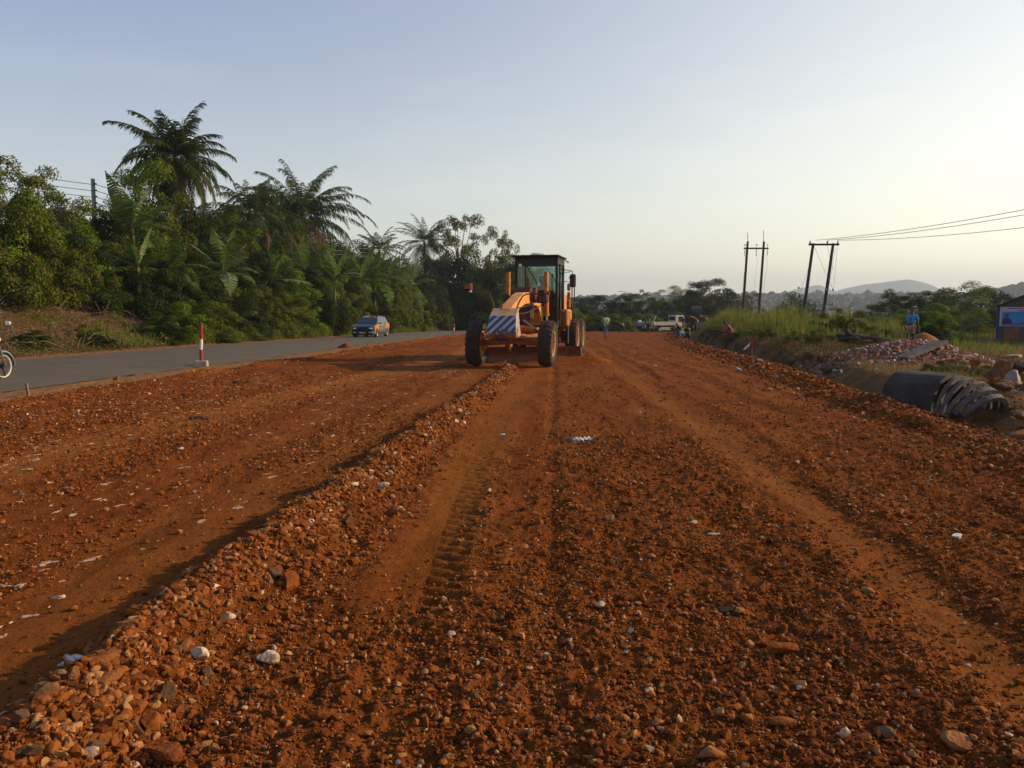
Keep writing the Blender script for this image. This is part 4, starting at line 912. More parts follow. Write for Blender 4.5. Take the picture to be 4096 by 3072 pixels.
# backhoe
tx, ty = XY(2785, 88), 88.; T4 = empty('backhoe_loader', (tx, ty, g1(tx, ty)), rad(-80)); tag(T4, 'dark yellow backhoe loader half hidden behind the bank beside the truck', 'backhoe')
e = MB(); e.box((-.9, 0, 1.25), (1.2, 1.3, .9), bev=.06); e.box((.9, 0, 1.15), (1.7, .8, .7), bev=.06); e.build('body', 'rustred', T4)
e = MB()
for x in (-1.3, .1):
    for s in (-1, 1): e.box((x, s*.65, 2.1), (.07, .07, 1.1))
e.box((-.6, 0, 2.68), (1.6, 1.45, .08)); e.build('cab_frame', 'black', T4)
e = MB(); e.box((-.6, 0, 2.15), (1.3, 1.2, .9)); e.build('cab_window', 'car_glass', T4)
e = MB()
for s in (-1, 1): e.tube([(-.1, s*.6, 1.5), (1.6, s*.6, 1.2), (2.3, s*.6, .6)], .07, n=4)
e.build('loader_arm', 'yellow', T4)
e = MB(); e.prism([(2.2, .15), (2.9, .1), (2.3, .9), (2.15, .8)], -1.1, 1.1); e.build('bucket', 'black', T4)
for s in (-1, 1): car_wheel(T4, (-.9, s*.85, .65), .65, .35, 'yellow'); car_wheel(T4, (1.3, s*.75, .4), .4, .25, 'yellow')
# ============================================================ motorbike
mX, mY = -11.62, 17.5; B = empty('motorbike', (mX, mY, float(zprof(mY))+.05), rad(90-5)); tag(B, 'motorbike with pale wheel rims on the asphalt, its front half showing at the left edge', 'motorbike')
def bike_wheel(c, nm):
    h = empty(nm, c); h.parent = B; R = .30
    e = MB(); e.lathe([(R*.86, -.035), (R*.95, -.042), (R, -.015), (R, .015), (R*.95, .042), (R*.86, .035)], n=36); e.build('tyre', 'rubber_clean', h, smooth=True)
    e = MB(); e.lathe([(R*.79, -.02), (R*.86, -.034), (R*.86, .034), (R*.79, .02), (R*.79, -.02)], n=36); e.build('rim', 'cream', h)
    e = MB()
    for k in range(5): a = 2*PI*k/5; e.box((R*.42*math.cos(a), 0, R*.42*math.sin(a)), (R*.8, .022, .035), (0, -math.degrees(a), 0))
    e.cyl((0, -.05, 0), (0, .05, 0), .05); e.build('spokes', 'black', h)
X0b = .62; bike_wheel((X0b, 0, .30), 'wheel'); bike_wheel((X0b-1.25, 0, .30), 'wheel')
e = MB()
for s in (-1, 1): e.cyl((X0b, s*.07, .30), (X0b-.22, s*.08, .88), .022, n=10)
e.build('fork', 'steel', B)
e = MB(); V = []
for a in np.linspace(-.05, 2.3, 10): 
    for y, dr in ((-.06, -.02), (-.04, .02), (.04, .02), (.06, -.02)): V.append((X0b+.34*math.cos(a)+dr*math.cos(a), y, .30+(.34+dr)*math.sin(a)))
e.add(V, [(i*4+j, i*4+j+1, i*4+5+j, i*4+4+j) for i in range(9) for j in range(3)]); o = e.build('front_mudguard', 'c_palejeans', B)
e = MB(); e.box((X0b-.20, 0, .95), (.22, .22, .2), taper=.7, bev=.05); e.build('headlamp_cowl', 'lamp_white', B)
e = MB(); e.tube([(X0b-.36, -.36, 1.03), (X0b-.25, -.2, 1.04), (X0b-.24, .2, 1.04), (X0b-.36, .36, 1.03)], .014); e.build('handlebar', 'black', B)
for s in (-1, 1):
    h = empty('mirror', (0, 0, 0)); h.parent = B
    e = MB(); e.tube([(X0b-.3, s*.28, 1.04), (X0b-.24, s*.34, 1.2), (X0b-.22, s*.36, 1.24)], .007); e.build('mirror_stem', 'black', h)
    e = MB(); e.box((X0b-.22, s*.36, 1.28), (.035, .13, .08), bev=.02); e.build('mirror_head', 'lamp_white', h)
e = MB(); e.box((X0b-.45, 0, .80), (.42, .24, .22), (0, 8, 0), bev=.08); e.build('fuel_tank', 'c_blue', B)
e = MB(); e.box((X0b-.92, 0, .80), (.62, .24, .1), bev=.04); e.build('seat', 'black', B)
e = MB(); e.tube([(X0b-.26, 0, .85), (X0b-.4, 0, .45), (X0b-.8, 0, .3)], .025); e.tube([(X0b-.3, 0, .78), (X0b-.9, 0, .7), (X0b-1.3, 0, .75)], .02)
for s in (-1, 1): e.tube([(X0b-.8, s*.06, .32), (X0b-1.25, s*.09, .30)], .02)
e.build('frame', 'black', B)
e = MB(); e.box((X0b-.58, 0, .42), (.34, .26, .28), bev=.05); e.cyl((X0b-.48, 0, .5), (X0b-.38, 0, .68), .09); e.build('engine', 'chrome', B)
e = MB(); e.tube([(X0b-.4, -.12, .45), (X0b-.6, -.16, .22), (X0b-1.3, -.17, .32)], .035); e.build('exhaust', 'chrome', B)
# ============================================================ vegetation kit
r = np.random.default_rng(21)
def leaves(P, nrm, L_, W_, rg=r, up=.0, bend=.0):
    """rhombus leaves at P (n,3); nrm: preferred normals"""
    n = len(P); d = rg.normal(size=(n, 3)); d[:, 2] -= .35+bend; d -= nrm*(d*nrm).sum(1)[:, None]*.8; d /= np.linalg.norm(d, axis=1)[:, None]
    w = np.cross(d, nrm+rg.normal(size=(n, 3))*.35); w /= np.linalg.norm(w, axis=1)[:, None]+1e-9
    L_ = L_*rg.uniform(.6, 1.3, n)[:, None]; W_ = W_*rg.uniform(.7, 1.3, n)[:, None]
    V = np.stack([P, P+d*L_*.5+w*W_*.5, P+d*L_, P+d*L_*.5-w*W_*.5], 1); return V.reshape(-1, 3)
def quads(n): return np.arange(n*4).reshape(-1, 4)
def clumps(C, R, per, L_, W_, rg=r, flat=.8):
    """leaf shells round clump centres"""
    Vs = []
    for c, q in zip(C, R):
        n = int(per*q*q)+8; d = rg.normal(size=(n, 3)); d /= np.linalg.norm(d, axis=1)[:, None]; d[:, 2] = np.where(d[:, 2] < -.4, -d[:, 2], d[:, 2])
        rr = q*(1-.55*rg.random(n)**1.8); P = np.array(c)+d*rr[:, None]*np.array([1, 1, flat]); Vs.append(leaves(P, d, L_, W_, rg))
    return np.concatenate(Vs)
def crown_mesh(name, H, RX, base, nc, cr, per, L_, W_, m, seed, parent=None, shape='dome', top=1.):
    rg = np.random.default_rng(seed); C = []; R = []
    while len(C) < nc:
        p = rg.uniform(-1, 1, 3); 
        if shape == 'dome': p[2] = rg.random()
        q = np.linalg.norm(p*[1, 1, 1 if shape == 'dome' else 1])
        if q > 1 or q < .42: continue
        C.append([p[0]*RX, p[1]*RX, base+(p[2] if shape == 'dome' else (p[2]+1)/2)*(H-base)]); R.append(cr*rg.uniform(.55, 1.25))
    V = clumps(C, R, per, L_, W_, rg); o = npmesh(name, V, quads(len(V)//4), m, parent); return o, C
def trunk_mesh(C, H, parent, m='bark', r0=.16, nb=10, seed=0):
    rg = random.Random(seed); e = MB(); tp = (rg.uniform(-.3, .3), rg.uniform(-.3, .3), H*.75)
    e.tube([(0, 0, -.6), (tp[0]*.2, tp[1]*.4, H*.3), tp], [r0, r0*.75, r0*.35], n=8)
    for c in rg.sample(C, min(nb, len(C))):
        z = rg.uniform(H*.2, H*.6); a = Vector((tp[0]*.5, tp[1]*.5, z)); c = Vector(c); mid = a.lerp(c, .5)+Vector((0, 0, .15*H*rg.uniform(-.3, .6)))
        e.tube([a, mid, c], [r0*.4, r0*.25, r0*.08], n=5)
    return e.build('trunk', m, parent)
ARCH = {}
def arch(kind, seed):
    key = (kind, seed)
    if key in ARCH: return ARCH[key]
    h = empty('shrub' if kind[0] == 's' else 'tree', (0, -500, 0))
    if kind == 's_olive': o, C = crown_mesh('crown', 1, .62, .0, 30, .20, 17680, 0.034, 0.022, 'leaf_olive', seed, h)
    elif kind == 's_green': o, C = crown_mesh('crown', 1, .62, .0, 28, .20, 14280, 0.038, 0.025, 'leaf_green', seed, h)
    elif kind == 's_pale': o, C = crown_mesh('crown', 1, .62, .0, 26, .19, 12000, .036, .02, 'leaf_pale', seed, h)
    elif kind == 's_dark': o, C = crown_mesh('crown', 1, .62, .0, 30, .21, 15640, 0.036, 0.022, 'leaf_dark', seed, h)
    elif kind == 's_dry': o, C = crown_mesh('crown', 1, .62, .0, 26, .19, 10880, 0.04, 0.015, 'leaf_dry', seed, h)
    elif kind == 't_airy': o, C = crown_mesh('crown', 1, .42, .42, 28, .08, 24000, 0.021, 0.013, 'leaf_pale', seed, h, 'ball')
    elif kind == 't_dark': o, C = crown_mesh('crown', 1, .40, .30, 40, .11, 27000, 0.019, 0.012, 'leaf_dark', seed, h, 'ball')
    elif kind == 't_green': o, C = crown_mesh('crown', 1, .42, .18, 46, .12, 23400, 0.019, 0.012, 'leaf_green', seed, h, 'ball')
    elif kind == 't_far': o, C = crown_mesh('crown', 1, .46, .05, 44, .14, 3600, .045, .03, 'leaf_far', seed, h, 'ball')
    elif kind == 't_pale': o, C = crown_mesh('crown', 1, .36, .15, 40, .11, 18000, 0.022, 0.013, 'leaf_olive', seed, h, 'ball')
    trunk_mesh(C, 1, h, r0=.02 if kind[0] == 's' else .024, nb=12, seed=seed)
    ARCH[key] = [h, False]; return ARCH[key]
def plant(kind, seed, X, Y, H, W, label, cat=None, group=None, z=None, name=None, sink=.1):
    a = arch(kind, seed)
    if a[1]: o = copy_tree(a[0])
    else: o = a[0]; a[1] = True
    z = g1(X, Y)-sink if z is None else z
    base = {'s': .62, 't': .42}[kind[0]]
    o.location = (X, Y, z); s = W/2/base; o.scale = (s, s, H); o.rotation_euler = (0, 0, random.uniform(0, 6.28))
    if name: o.name = name
    tag(o, label, cat or ('bush' if kind[0] == 's' else 'tree'), group); return o
def solveX(px, off):
    """walk along the bank line offset 'off' left of the far asphalt edge, seen at pixel column px"""
    lo = None
    for Y in np.arange(20, 128, .25):
        if XY(px, Y, 1) <= float(Xf(Y))-off: return XY(px, Y, 1), float(Y)
    return XY(px, 128, 1), 128.
def ptop(px, py, Y): return at(px, py, Y).z
rnd = random.Random(12)
# row A : low shrubs along the road foot
rowA = ([0, 300, 620, 700, 900, 1100, 1300, 1500, 1700, 1900, 2020], [1330, 1320, 1300, 1235, 1220, 1175, 1180, 1190, 1215, 1235, 1240])
px = 90
while px < 2000:
    X, Y = solveX(px, 1.7+rnd.uniform(0, 1.2)); t = np.interp(px, *rowA)+rnd.uniform(-25, 25)
    if px < 640 and rnd.random() < .62: px += 85; continue
    z = g1(X, Y); H = max(.5, ptop(px, t, Y)-z); k = rnd.choice(['s_green', 's_pale', 's_olive', 's_olive', 's_dark'])
    plant(k, rnd.randint(0, 1), X, Y, H, min(H*1.25+.6, 3.4), 'green roadside bush at the foot of the bank beside the asphalt', group='roadside bushes along the asphalt')
    px += rnd.uniform(38, 62)
rowB = ([200, 300, 500, 700, 900, 1100, 1300, 1500, 1700, 1900, 2060], [1050, 980, 1030, 1060, 1080, 1070, 1070, 1110, 1090, 1100, 1140])
px = 215
while px < 2030:
    X, Y = solveX(px, 5.2+rnd.uniform(-.6, 1.4)+(1.6 if px < 560 else 0)); t = np.interp(px, *rowB)+rnd.uniform(-70, 30); z = g1(X, Y); H = max(1, ptop(px, t, Y)-z)
    k = rnd.choice(['s_olive', 's_green', 's_dark', 's_dark', 's_pale'])
    plant(k, rnd.randint(0, 1), X, Y, H, H*.95+.8, 'tall bush in the thicket on the bank', group='bushes in the thicket on the bank'); px += rnd.uniform(36, 56)
rowC = ([260, 300, 400, 480, 560, 650, 800, 950, 1020, 1100, 1200, 1350, 1450, 1550, 1650, 1800, 1900, 2080], [860, 850, 880, 900, 800, 800, 860, 830, 820, 850, 900, 960, 985, 1030, 1040, 1030, 1060, 1075])
px = 270
while px < 2080:
    X, Y = solveX(px, 10+rnd.uniform(-1, 2.5)); t = np.interp(px, *rowC)+rnd.uniform(-30, 45); z = g1(X, Y); H = max(1, ptop(px, t, Y)-z)
    k = rnd.choice(['s_dark', 's_dark', 's_olive']) if rnd.random() < .6 else rnd.choice(['t_dark', 't_green'])
    plant(k, rnd.randint(0, 1), X, Y, H, H*.75+1, 'dark tree or tall bush in the back of the thicket' if k[0] == 't' else 'dark tall bush at the back of the thicket', group='dark trees behind the thicket' if k[0] == 't' else 'dark bushes behind the thicket'); px += rnd.uniform(48, 75)
# bank foot creepers with dry brush : large left mass
for (px, ty, Y, W, k, sd, lb) in [
    (-260, 640, 31, 6.5, 't_green', 0, 'big leafy tree cut by the left edge, its top the highest there'), (20, 640, 32, 5.5, 't_airy', 0, 'leafy tree at the left edge with twigs standing out against the sky'),
    (150, 655, 33, 4.6, 't_airy', 1, 'airy tree with a twiggy arm reaching right above the big thicket'), (235, 790, 32, 4.0, 't_green', 1, 'rounded green tree stepping down towards the utility pole')]:
    X, Y = solveX(px, 9.5) if px > -100 else (XY(px, 36, 3), 36); z = g1(X, Y)-.2; plant(k, sd, X, Y, ptop(px, ty, Y)-z, W*1.15, lb, 'tree', z=z)
for i, (px, ty, Y, W) in enumerate([(-200, 860, 29, 5), (-40, 760, 30.5, 4.6), (70, 790, 30.5, 4.2), (170, 880, 30.5, 4), (260, 930, 31, 3.6), (-60, 960, 28.8, 3.8), (90, 1000, 29, 3.4), (210, 1040, 29.6, 3.2), (330, 990, 32, 3.4), (420, 1060, 32, 3.2), (330, 1100, 30, 2.6), (510, 1090, 33, 3.2), (600, 1120, 34, 3.)]):
    X, Y = solveX(px, 6.6+.4*(i % 3)) if px > -100 else (XY(px, 34, 3), 34); z = g1(X, Y)-.2; plant(['s_olive', 's_olive', 's_green'][i % 3], i % 2, X, Y, ptop(px, ty, Y)-z, W, 'olive green creeper covered bush on the left end of the bank', group='creeper covered bushes on the left bank', z=z)
# undergrowth carpets
def carpet(name, n, xs, ys, L_, W_, m, lift, label, cat, mask=None, seed=3, nb=.5, cs=1.2):
    rg = np.random.default_rng(seed); y = rg.uniform(*ys, n); x = rg.uniform(*xs, n) if not callable(xs) else xs(y, rg)
    if mask is not None: k = mask(x, y, rg); x, y = x[k], y[k]
    c = fbm(x*cs, y*cs, 3, seed); z = gz(x, y, True)+rg.random(len(x))**1.3*lift*np.clip(c*2.4-.55, .05, 1.6)
    nr = rg.normal(size=(len(x), 3))*.6+[.4, -.4, .6]; nr /= np.linalg.norm(nr, axis=1)[:, None]
    V = leaves(np.stack([x, y, z], -1), nr, L_, W_, rg); o = npmesh(name, V, quads(len(V)//4), m); return tag(o, label, cat, kind='stuff')
bx = lambda y, rg: Xf(y)-.9-rg.random(len(y))**.9*9
carpet('dry_undergrowth', 62000, bx, (22, 62), .13, .035, 'leaf_dry', .35, 'dry brown vines and dead leaves covering the cut bank beside the asphalt', 'undergrowth', seed=5)
carpet('green_undergrowth', 60000, bx, (22, 100), .12, .07, 'leaf_green', .75, 'green creepers spreading over the bank beside the asphalt', 'undergrowth', lambda x, y, g: (fbm(x*.45, y*.45, 3, 8)+sst(34, 54, y)*.3) > .55+.15*g.random(len(x)), seed=6)
carpet('verge_weeds', 16000, lambda y, g: Xf(y)-1.0-g.random(len(y))*1.3, (20, 120), .10, .03, 'leaf_olive', .35, 'low weeds along the far edge of the asphalt', 'weeds', seed=7)
# sticks in the dry bank
e = MB()
for i in range(260):
    Y = rnd.uniform(25, 45); X = float(Xf(Y))-rnd.uniform(1.2, 7); z = g1(X, Y); a = Vector((X, Y, z+rnd.uniform(0, .5))); d = Vector((rnd.gauss(0, 1), rnd.gauss(0, .6), rnd.gauss(0, .5))).normalized()*rnd.uniform(.4, 1.5)
    e.tube([a, a+d*.5+Vector((0, 0, .12)), a+d], .012, n=4)
tag(e.build('dead_branches', 'wood'), 'thin dead sticks and vines lying over the dry brown bank', 'branches', kind='stuff')
# ---------- palms
def frond_verts(L_, az, el, droop, nl, ll, lw, hang, rg, tw=0.):
    """one pinnate frond from the origin"""
    K = 14; pts = []; p = np.zeros(3); e_ = el; ds = L_/K
    for i in range(K+1):
        pts.append(p.copy()); p = p+ds*np.array([math.cos(e_), 0, math.sin(e_)]); e_ -= droop/K*(.5+1.3*i/K)
    pts = np.array(pts); V = []; Fq = []
    # rachis
    for i in range(K):
        w0 = .035*L_/4*(1-i/K*.8); w1 = .035*L_/4*(1-(i+1)/K*.8)
        for sgn in (1,):
            o = len(V); V += [pts[i]+[0, -w0, 0], pts[i]+[0, w0, 0], pts[i+1]+[0, w1, 0], pts[i+1]+[0, -w1, 0]]; Fq.append([o, o+1, o+2, o+3])
    for s in (-1, 1):
        for j in range(nl):
            t = .12+.88*j/nl; q = t*K; i = min(int(q), K-1); P0 = pts[i]+(pts[i+1]-pts[i])*(q-i); hg = hang*rg.uniform(.5, 1.5); tan = pts[i+1]-pts[i]; tan = tan/np.linalg.norm(tan)
            l = ll*math.sin(min(1, .25+t*.95)*PI*.78+.2)*rg.uniform(.85, 1.1); side = np.array([0, s, 0]); upv = np.cross(tan, side)*s
            a = .6+.5*t+rg.normal()*.16; d = side*math.cos(a)*1.0+tan*math.sin(a)+np.array([0, 0, -hg*.5+.12]); d /= np.linalg.norm(d)
            m_ = P0+d*l*.5; d2 = d+np.array([0, 0, -hg]); d2 /= np.linalg.norm(d2); tip = m_+d2*l*.5
            wv = np.cross(d, [0, 0, 1.])+rg.normal(size=3)*.25; wv = tan*.7+np.array([0, 0, .5])*rg.uniform(-1, 1); wv = wv/np.linalg.norm(wv)*lw/2
            o = len(V); V += [P0-wv*.6, P0+wv*.6, m_+wv, m_-wv, tip+wv*.15, tip-wv*.15]; Fq += [[o, o+1, o+2, o+3], [o+3, o+2, o+4, o+5]]
    V = np.array(V); c, s = math.cos(az), math.sin(az); V = V@np.array([[c, s, 0], [-s, c, 0], [0, 0, 1]]); return V, np.array(Fq)
def palm(name, loc, zc, nf, L_, mix, label, elmin=-.5, elmax=1.35, droop=1.6, nl=34, ll=.75, lw=.055, hang=.9, seed=0, tr=.17, skirt=0, lean=(0, 0), fan=None):
    rg = np.random.default_rng(seed); root = empty(name, (loc[0], loc[1], loc[2])); tag(root, label, 'palm tree')
    h = zc-loc[2]; e = MB(); e.tube([(-lean[0], -lean[1], -.5), (-lean[0]*.5, -lean[1]*.5, h*.5), (0, 0, h)], [tr*1.3, tr, tr*.9], n=10); e.build('trunk', 'palm_bark', root)
    for k in range(nf):
        u = (k+.5)/nf; el = elmax-(elmax-elmin)*u**.85+rg.normal()*.08; az = k*2.39996+rg.normal()*.12; m = 'frond' if u < mix else ('frond_old' if rg.random() < .7 else 'frond')
        if skirt and u > 1-skirt: m = 'frond_dead'
        V, Fq = frond_verts(L_*rg.uniform(.85, 1.08)*(.85 if u < .2 else 1), az, el, droop*rg.uniform(.8, 1.15)*(.75+.5*u), nl, ll, lw, hang, rg)
        V[:, 2] += h; npmesh('frond', V, Fq, m, root)
    return root
def pl(px, cy, Y, off=9., **k):
    X, Y = solveX(px, off); z = g1(X, Y)-.1; zc = ptop(px, cy, Y); return dict(loc=(X, Y, z), zc=zc, k=Y, **k)
q = pl(725, 630, 48); palm('coconut_palm', q['loc'], q['zc'], 58, 4.0*q['k']/48, .55, 'tall coconut palm towering over the thicket, highest of all trees', elmin=-1.25, elmax=1.5, droop=1.3, nl=66, ll=1.15, lw=.075, hang=.75, seed=4)
e = MB(); rc = random.Random(3)
for i in range(9): a = rc.uniform(0, 6.3); e.rock((q['loc'][0]+.35*math.cos(a), q['loc'][1]+.35*math.sin(a)-.1, q['zc']-.35-rc.random()*.3), .14, i, 1, (1, 1, 1.2), 0)
tag(e.build('coconuts', 'leaf_dry'), 'bunch of brown coconuts hanging under the crown of the tallest palm', 'coconuts', kind='stuff')
q = pl(1215, 865, 55); palm('oil_palm', q['loc'], q['zc'], 72, 5.3*q['k']/55, .8, 'big dark oil palm with arching fronds and a skirt of dead brown ones', elmin=-.9, elmax=1.45, droop=1.55, nl=52, ll=1.15, lw=.09, hang=1.2, seed=5, tr=.3, skirt=.28)
q = pl(1010, 850, 58); palm('oil_palm', q['loc'], q['zc'], 36, 3.9*q['k']/58, .6, 'oil palm with browned fronds between the coconut palm and the big oil palm', elmin=-.8, elmax=1.4, droop=1.5, nl=42, ll=1., lw=.075, hang=1.1, seed=6, tr=.28, skirt=.3)
q = pl(1520, 1000, 84); palm('coconut_palm', q['loc'], q['zc'], 26, 3.2*q['k']/84, .8, 'small pale coconut palm left of the dark palm by the airy trees', elmin=-.5, elmax=1.45, droop=1.2, nl=40, ll=1.1, lw=.075, hang=.6, seed=7)
q = pl(1700, 970, 78); palm('coconut_palm', q['loc'], q['zc'], 34, 3.8*q['k']/78, .8, 'dark coconut palm standing beside the airy trees left of the grader', elmin=-.7, elmax=1.45, droop=1.2, nl=46, ll=1.1, lw=.075, hang=.6, seed=8)
q = pl(1400, 1090, 62); palm('oil_palm', q['loc'], q['zc'], 34, 3.2*q['k']/62, .4, 'low oil palm with brown drooping fronds above the car', elmin=-.8, elmax=1.2, droop=1.6, nl=38, ll=.95, lw=.08, hang=1., seed=9, tr=.25, skirt=.4)
q = pl(1740, 1200, 66); palm('oil_palm', q['loc'], q['zc'], 34, 3.2*q['k']/66, 1, 'short dark oil palm filling the thicket right of the banana grove', elmin=-.4, elmax=1.3, droop=1.5, nl=38, ll=.95, lw=.08, hang=1., seed=10, tr=.25)
q = pl(770, 1010, 44); palm('oil_palm', q['loc'], q['zc'], 32, 3.0*q['k']/44, 1, 'young bushy oil palm under the tall coconut palm', elmin=-.1, elmax=1.4, droop=1.1, nl=42, ll=.8, lw=.08, hang=.8, seed=11, tr=.2)
# ---------- banana plants
def banana(px, cy, Y, sz, n, label, seed, pale=.2):
    rg = np.random.default_rng(seed); Y0 = Y; X, Y = solveX(px, 7.5 if seed == 1 else (3.2 if px > 1300 else 5.)); sz *= 1.32*Y/Y0; n = n+4; zg = g1(X, Y)-.1; zc = ptop(px, cy, Y); h = max(.6, zc-zg); root = empty('banana_plant', (X, Y, zg)); tag(root, label, 'banana plant')
    e = MB(); e.tube([(0, 0, -.2), (.02, 0, h*.6), (0, 0, h)], [.15, .12, .08], n=8); e.build('stem', 'banana_stem', root)
    for k in range(n):
        u = k/n; el = 1.35-1.55*u+rg.normal()*.12; az = k*2.4+rg.normal()*.3; L_ = sz*rg.uniform(.8, 1.1); K = 12; p = np.zeros(3); pts = []; e_ = el; dr = rg.uniform(.6, 1.8)*(.5+u)
        for i in range(K+1): pts.append(p.copy()); p = p+L_/K*np.array([math.cos(e_), 0, math.sin(e_)]); e_ -= dr/K*(.3+1.5*i/K)
        pts = np.array(pts); V = []; Fq = []
        for i in range(K):
            t0, t1 = i/K, (i+1)/K; w0 = .17*L_*max(0, math.sin(PI*min(1, max(0, (t0-.12)/.88))**.8)); w1 = .17*L_*max(0, math.sin(PI*min(1, max(0, (t1-.12)/.88))**.8)) if i < K-1 else .01
            for s in (-1, 1):
                for j in range(2):
                    a, b = t0+(t1-t0)*j/2, t0+(t1-t0)*(j+1)/2; pa = pts[i]+(pts[i+1]-pts[i])*j/2; pb = pts[i]+(pts[i+1]-pts[i])*((j+1)/2-.06); wa = w0+(w1-w0)*j/2; wb = w0+(w1-w0)*(j+1)/2; tear = rg.uniform(-.5, .25)
                    o = len(V); V += [pa, pb, pb+np.array([.03, s*wb, (-.25+tear*.5)*wb]), pa+np.array([.03, s*wa, (-.25+tear*.5)*wa])]; Fq.append([o, o+1, o+2, o+3])
            o = len(V); q_ = .02; V += [pts[i]+[0, -q_, .01], pts[i]+[0, q_, .01], pts[i+1]+[0, q_, .01], pts[i+1]+[0, -q_, .01]]; Fq.append([o, o+1, o+2, o+3])
        V = np.array(V); c, s = math.cos(az), math.sin(az); V = V@np.array([[c, s, 0], [-s, c, 0], [0, 0, 1]]); V[:, 2] += h
        npmesh('leaf', V, np.array(Fq), 'banana_pale' if rg.random() < pale else 'banana', root)
for px, ty, off in ((500, 985, 6.4), (560, 960, 6.6), (610, 1010, 6.2), (660, 1000, 6.6), (1000, 985, 8.), (1060, 990, 8.), (960, 1000, 7.5)):
    X, Y = solveX(px, off); z = g1(X, Y)-.1; plant('s_dark' if px % 20 else 's_olive', 0, X, Y, ptop(px, ty, Y)-z, 3.6, 'tall bush standing before the palm trunks in the thicket', group='bushes before the palm trunks', z=z)
banana(545, 915, 37, 2.0, 8, 'banana plant with tall upright leaves above the left bushes', 1)
banana(900, 1090, 42, 1.9, 10, 'banana plant with torn spreading leaves below the coconut palm', 2, .35)
banana(1215, 1100, 47, 1.9, 9, 'banana plant with broad bright leaves below the big oil palm', 3)
banana(1440, 1130, 53, 2.0, 8, 'banana plant left in the grove behind the car', 5, .1)
banana(1500, 1120, 54, 2.1, 10, 'leafiest banana plant in the middle of the grove behind the car', 4, .1)
banana(1560, 1140, 55, 2.0, 9, 'banana plant right in the grove behind the car', 6, .1)
banana(560, 1070, 35, 1.4, 6, 'small banana plant half hidden among the left bushes', 7, .1)
banana(680, 1080, 38, 1.7, 8, 'banana plant low in the bushes left of the one with torn leaves', 8, .2)
banana(1090, 1120, 46, 1.8, 8, 'banana plant between the torn leaved one and the broad bright one', 9, .3)
banana(1340, 1120, 52, 1.9, 9, 'banana plant just left of the grove behind the car', 10, .2)
banana(1640, 1150, 60, 2.0, 9, 'banana plant just right of the grove behind the car', 11, .2)
q = pl(860, 930, 46); palm('oil_palm', q['loc'], q['zc'], 34, 3.3*q['k']/46, .7, 'leafy oil palm filling the gap right of the tall coconut palm', elmin=-.6, elmax=1.35, droop=1.4, nl=40, ll=.95, lw=.08, hang=1., seed=21, tr=.25, skirt=.15)
q = pl(1120, 930, 52); palm('oil_palm', q['loc'], q['zc'], 34, 3.3*q['k']/52, .45, 'browned oil palm crowding the left side of the big oil palm', elmin=-.8, elmax=1.3, droop=1.5, nl=40, ll=.95, lw=.08, hang=1.1, seed=22, tr=.25, skirt=.35)
# broad-leaved tree by the coconut palm, airy trees near the grader
def bt(px, ty, Y, W, k, sd, lb, **kw):
    X, Y2 = solveX(px, 9) if px < 2100 else (XY(px, Y, 3), Y); W *= Y2/Y; Y = Y2; z = g1(X, Y)-.2; return plant(k, sd, X, Y, ptop(px, ty, Y)-z, W, lb, 'tree', z=z, **kw)
bt(610, 660, 44, 4.2, 't_green', 2, 'yellow green broad leaved tree in front of the coconut palm'); bt(480, 810, 46, 3.2, 't_dark', 1, 'dark tree just right of the utility pole')
bt(1850, 865, 82, 6.5, 't_airy', 2, 'airy light green tree with visible limbs left of the grader'); bt(1945, 900, 86, 6., 't_airy', 3, 'airy tree with thin branches nearest the grader cab on its left')
bt(2030, 940, 84, 3.4, 't_airy', 0, 'dark leaved slender tree just left of the grader cab'); bt(2090, 1010, 90, 4.5, 't_dark', 3, 'tree behind the grader cab'); bt(1780, 900, 90, 5, 't_airy', 4, 'airy tree behind the dark coconut palm')
# background belt right of the grader
bgp = ([2200, 2290, 2400, 2480, 2510, 2560, 2600, 2640, 2700, 2740, 2760, 2840, 2880, 2960, 3040], [1190, 1205, 1185, 1200, 1195, 1170, 1180, 1205, 1170, 1200, 1145, 1130, 1165, 1195, 1215])
for i, (px, ty, W, k) in enumerate([(2250, 1195, 6, 't_far'), (2310, 1200, 6, 't_far'), (2365, 1188, 6, 't_dark'), (2420, 1192, 6, 't_far'), (2470, 1205, 5, 't_far'), (2512, 1180, 4.4, 't_dark'), (2562, 1165, 4, 't_airy'), (2600, 1200, 4, 't_far'), (2640, 1205, 5, 't_pale'), (2700, 1155, 6.5, 't_green'), (2765, 1138, 5, 't_pale'), (2835, 1122, 6.8, 't_dark'), (2880, 1165, 6, 't_far'), (2935, 1180, 5, 't_far'), (3000, 1175, 4.5, 't_airy'), (2800, 1185, 6, 't_green'), (2150, 1180, 6, 't_far'), (2740, 1190, 5, 't_far')]):
    Y = 128+rnd.uniform(-8, 10); lbs = {'t_far': 'dark rounded tree in the belt beyond the far end of the graded earth', 't_dark': 'dark dense tree rising in the belt beyond the graded earth', 't_airy': 'thin crowned tree sticking out of the belt beyond the graded earth', 't_pale': 'olive upright tree in the belt beyond the truck', 't_green': 'green bushy tree in the belt beyond the truck'}
    X = XY(px, Y, 0); z = g1(X, Y)-.3; plant(k, i % 3, X, Y, ptop(px, ty, Y)-z, W*1.2, lbs[k], 'tree', group={'t_far': 'dark trees in the far belt', 't_dark': 'dense trees in the far belt', 't_airy': 'thin crowned trees in the far belt', 't_pale': 'olive trees in the far belt', 't_green': 'green trees in the far belt'}[k], z=z)
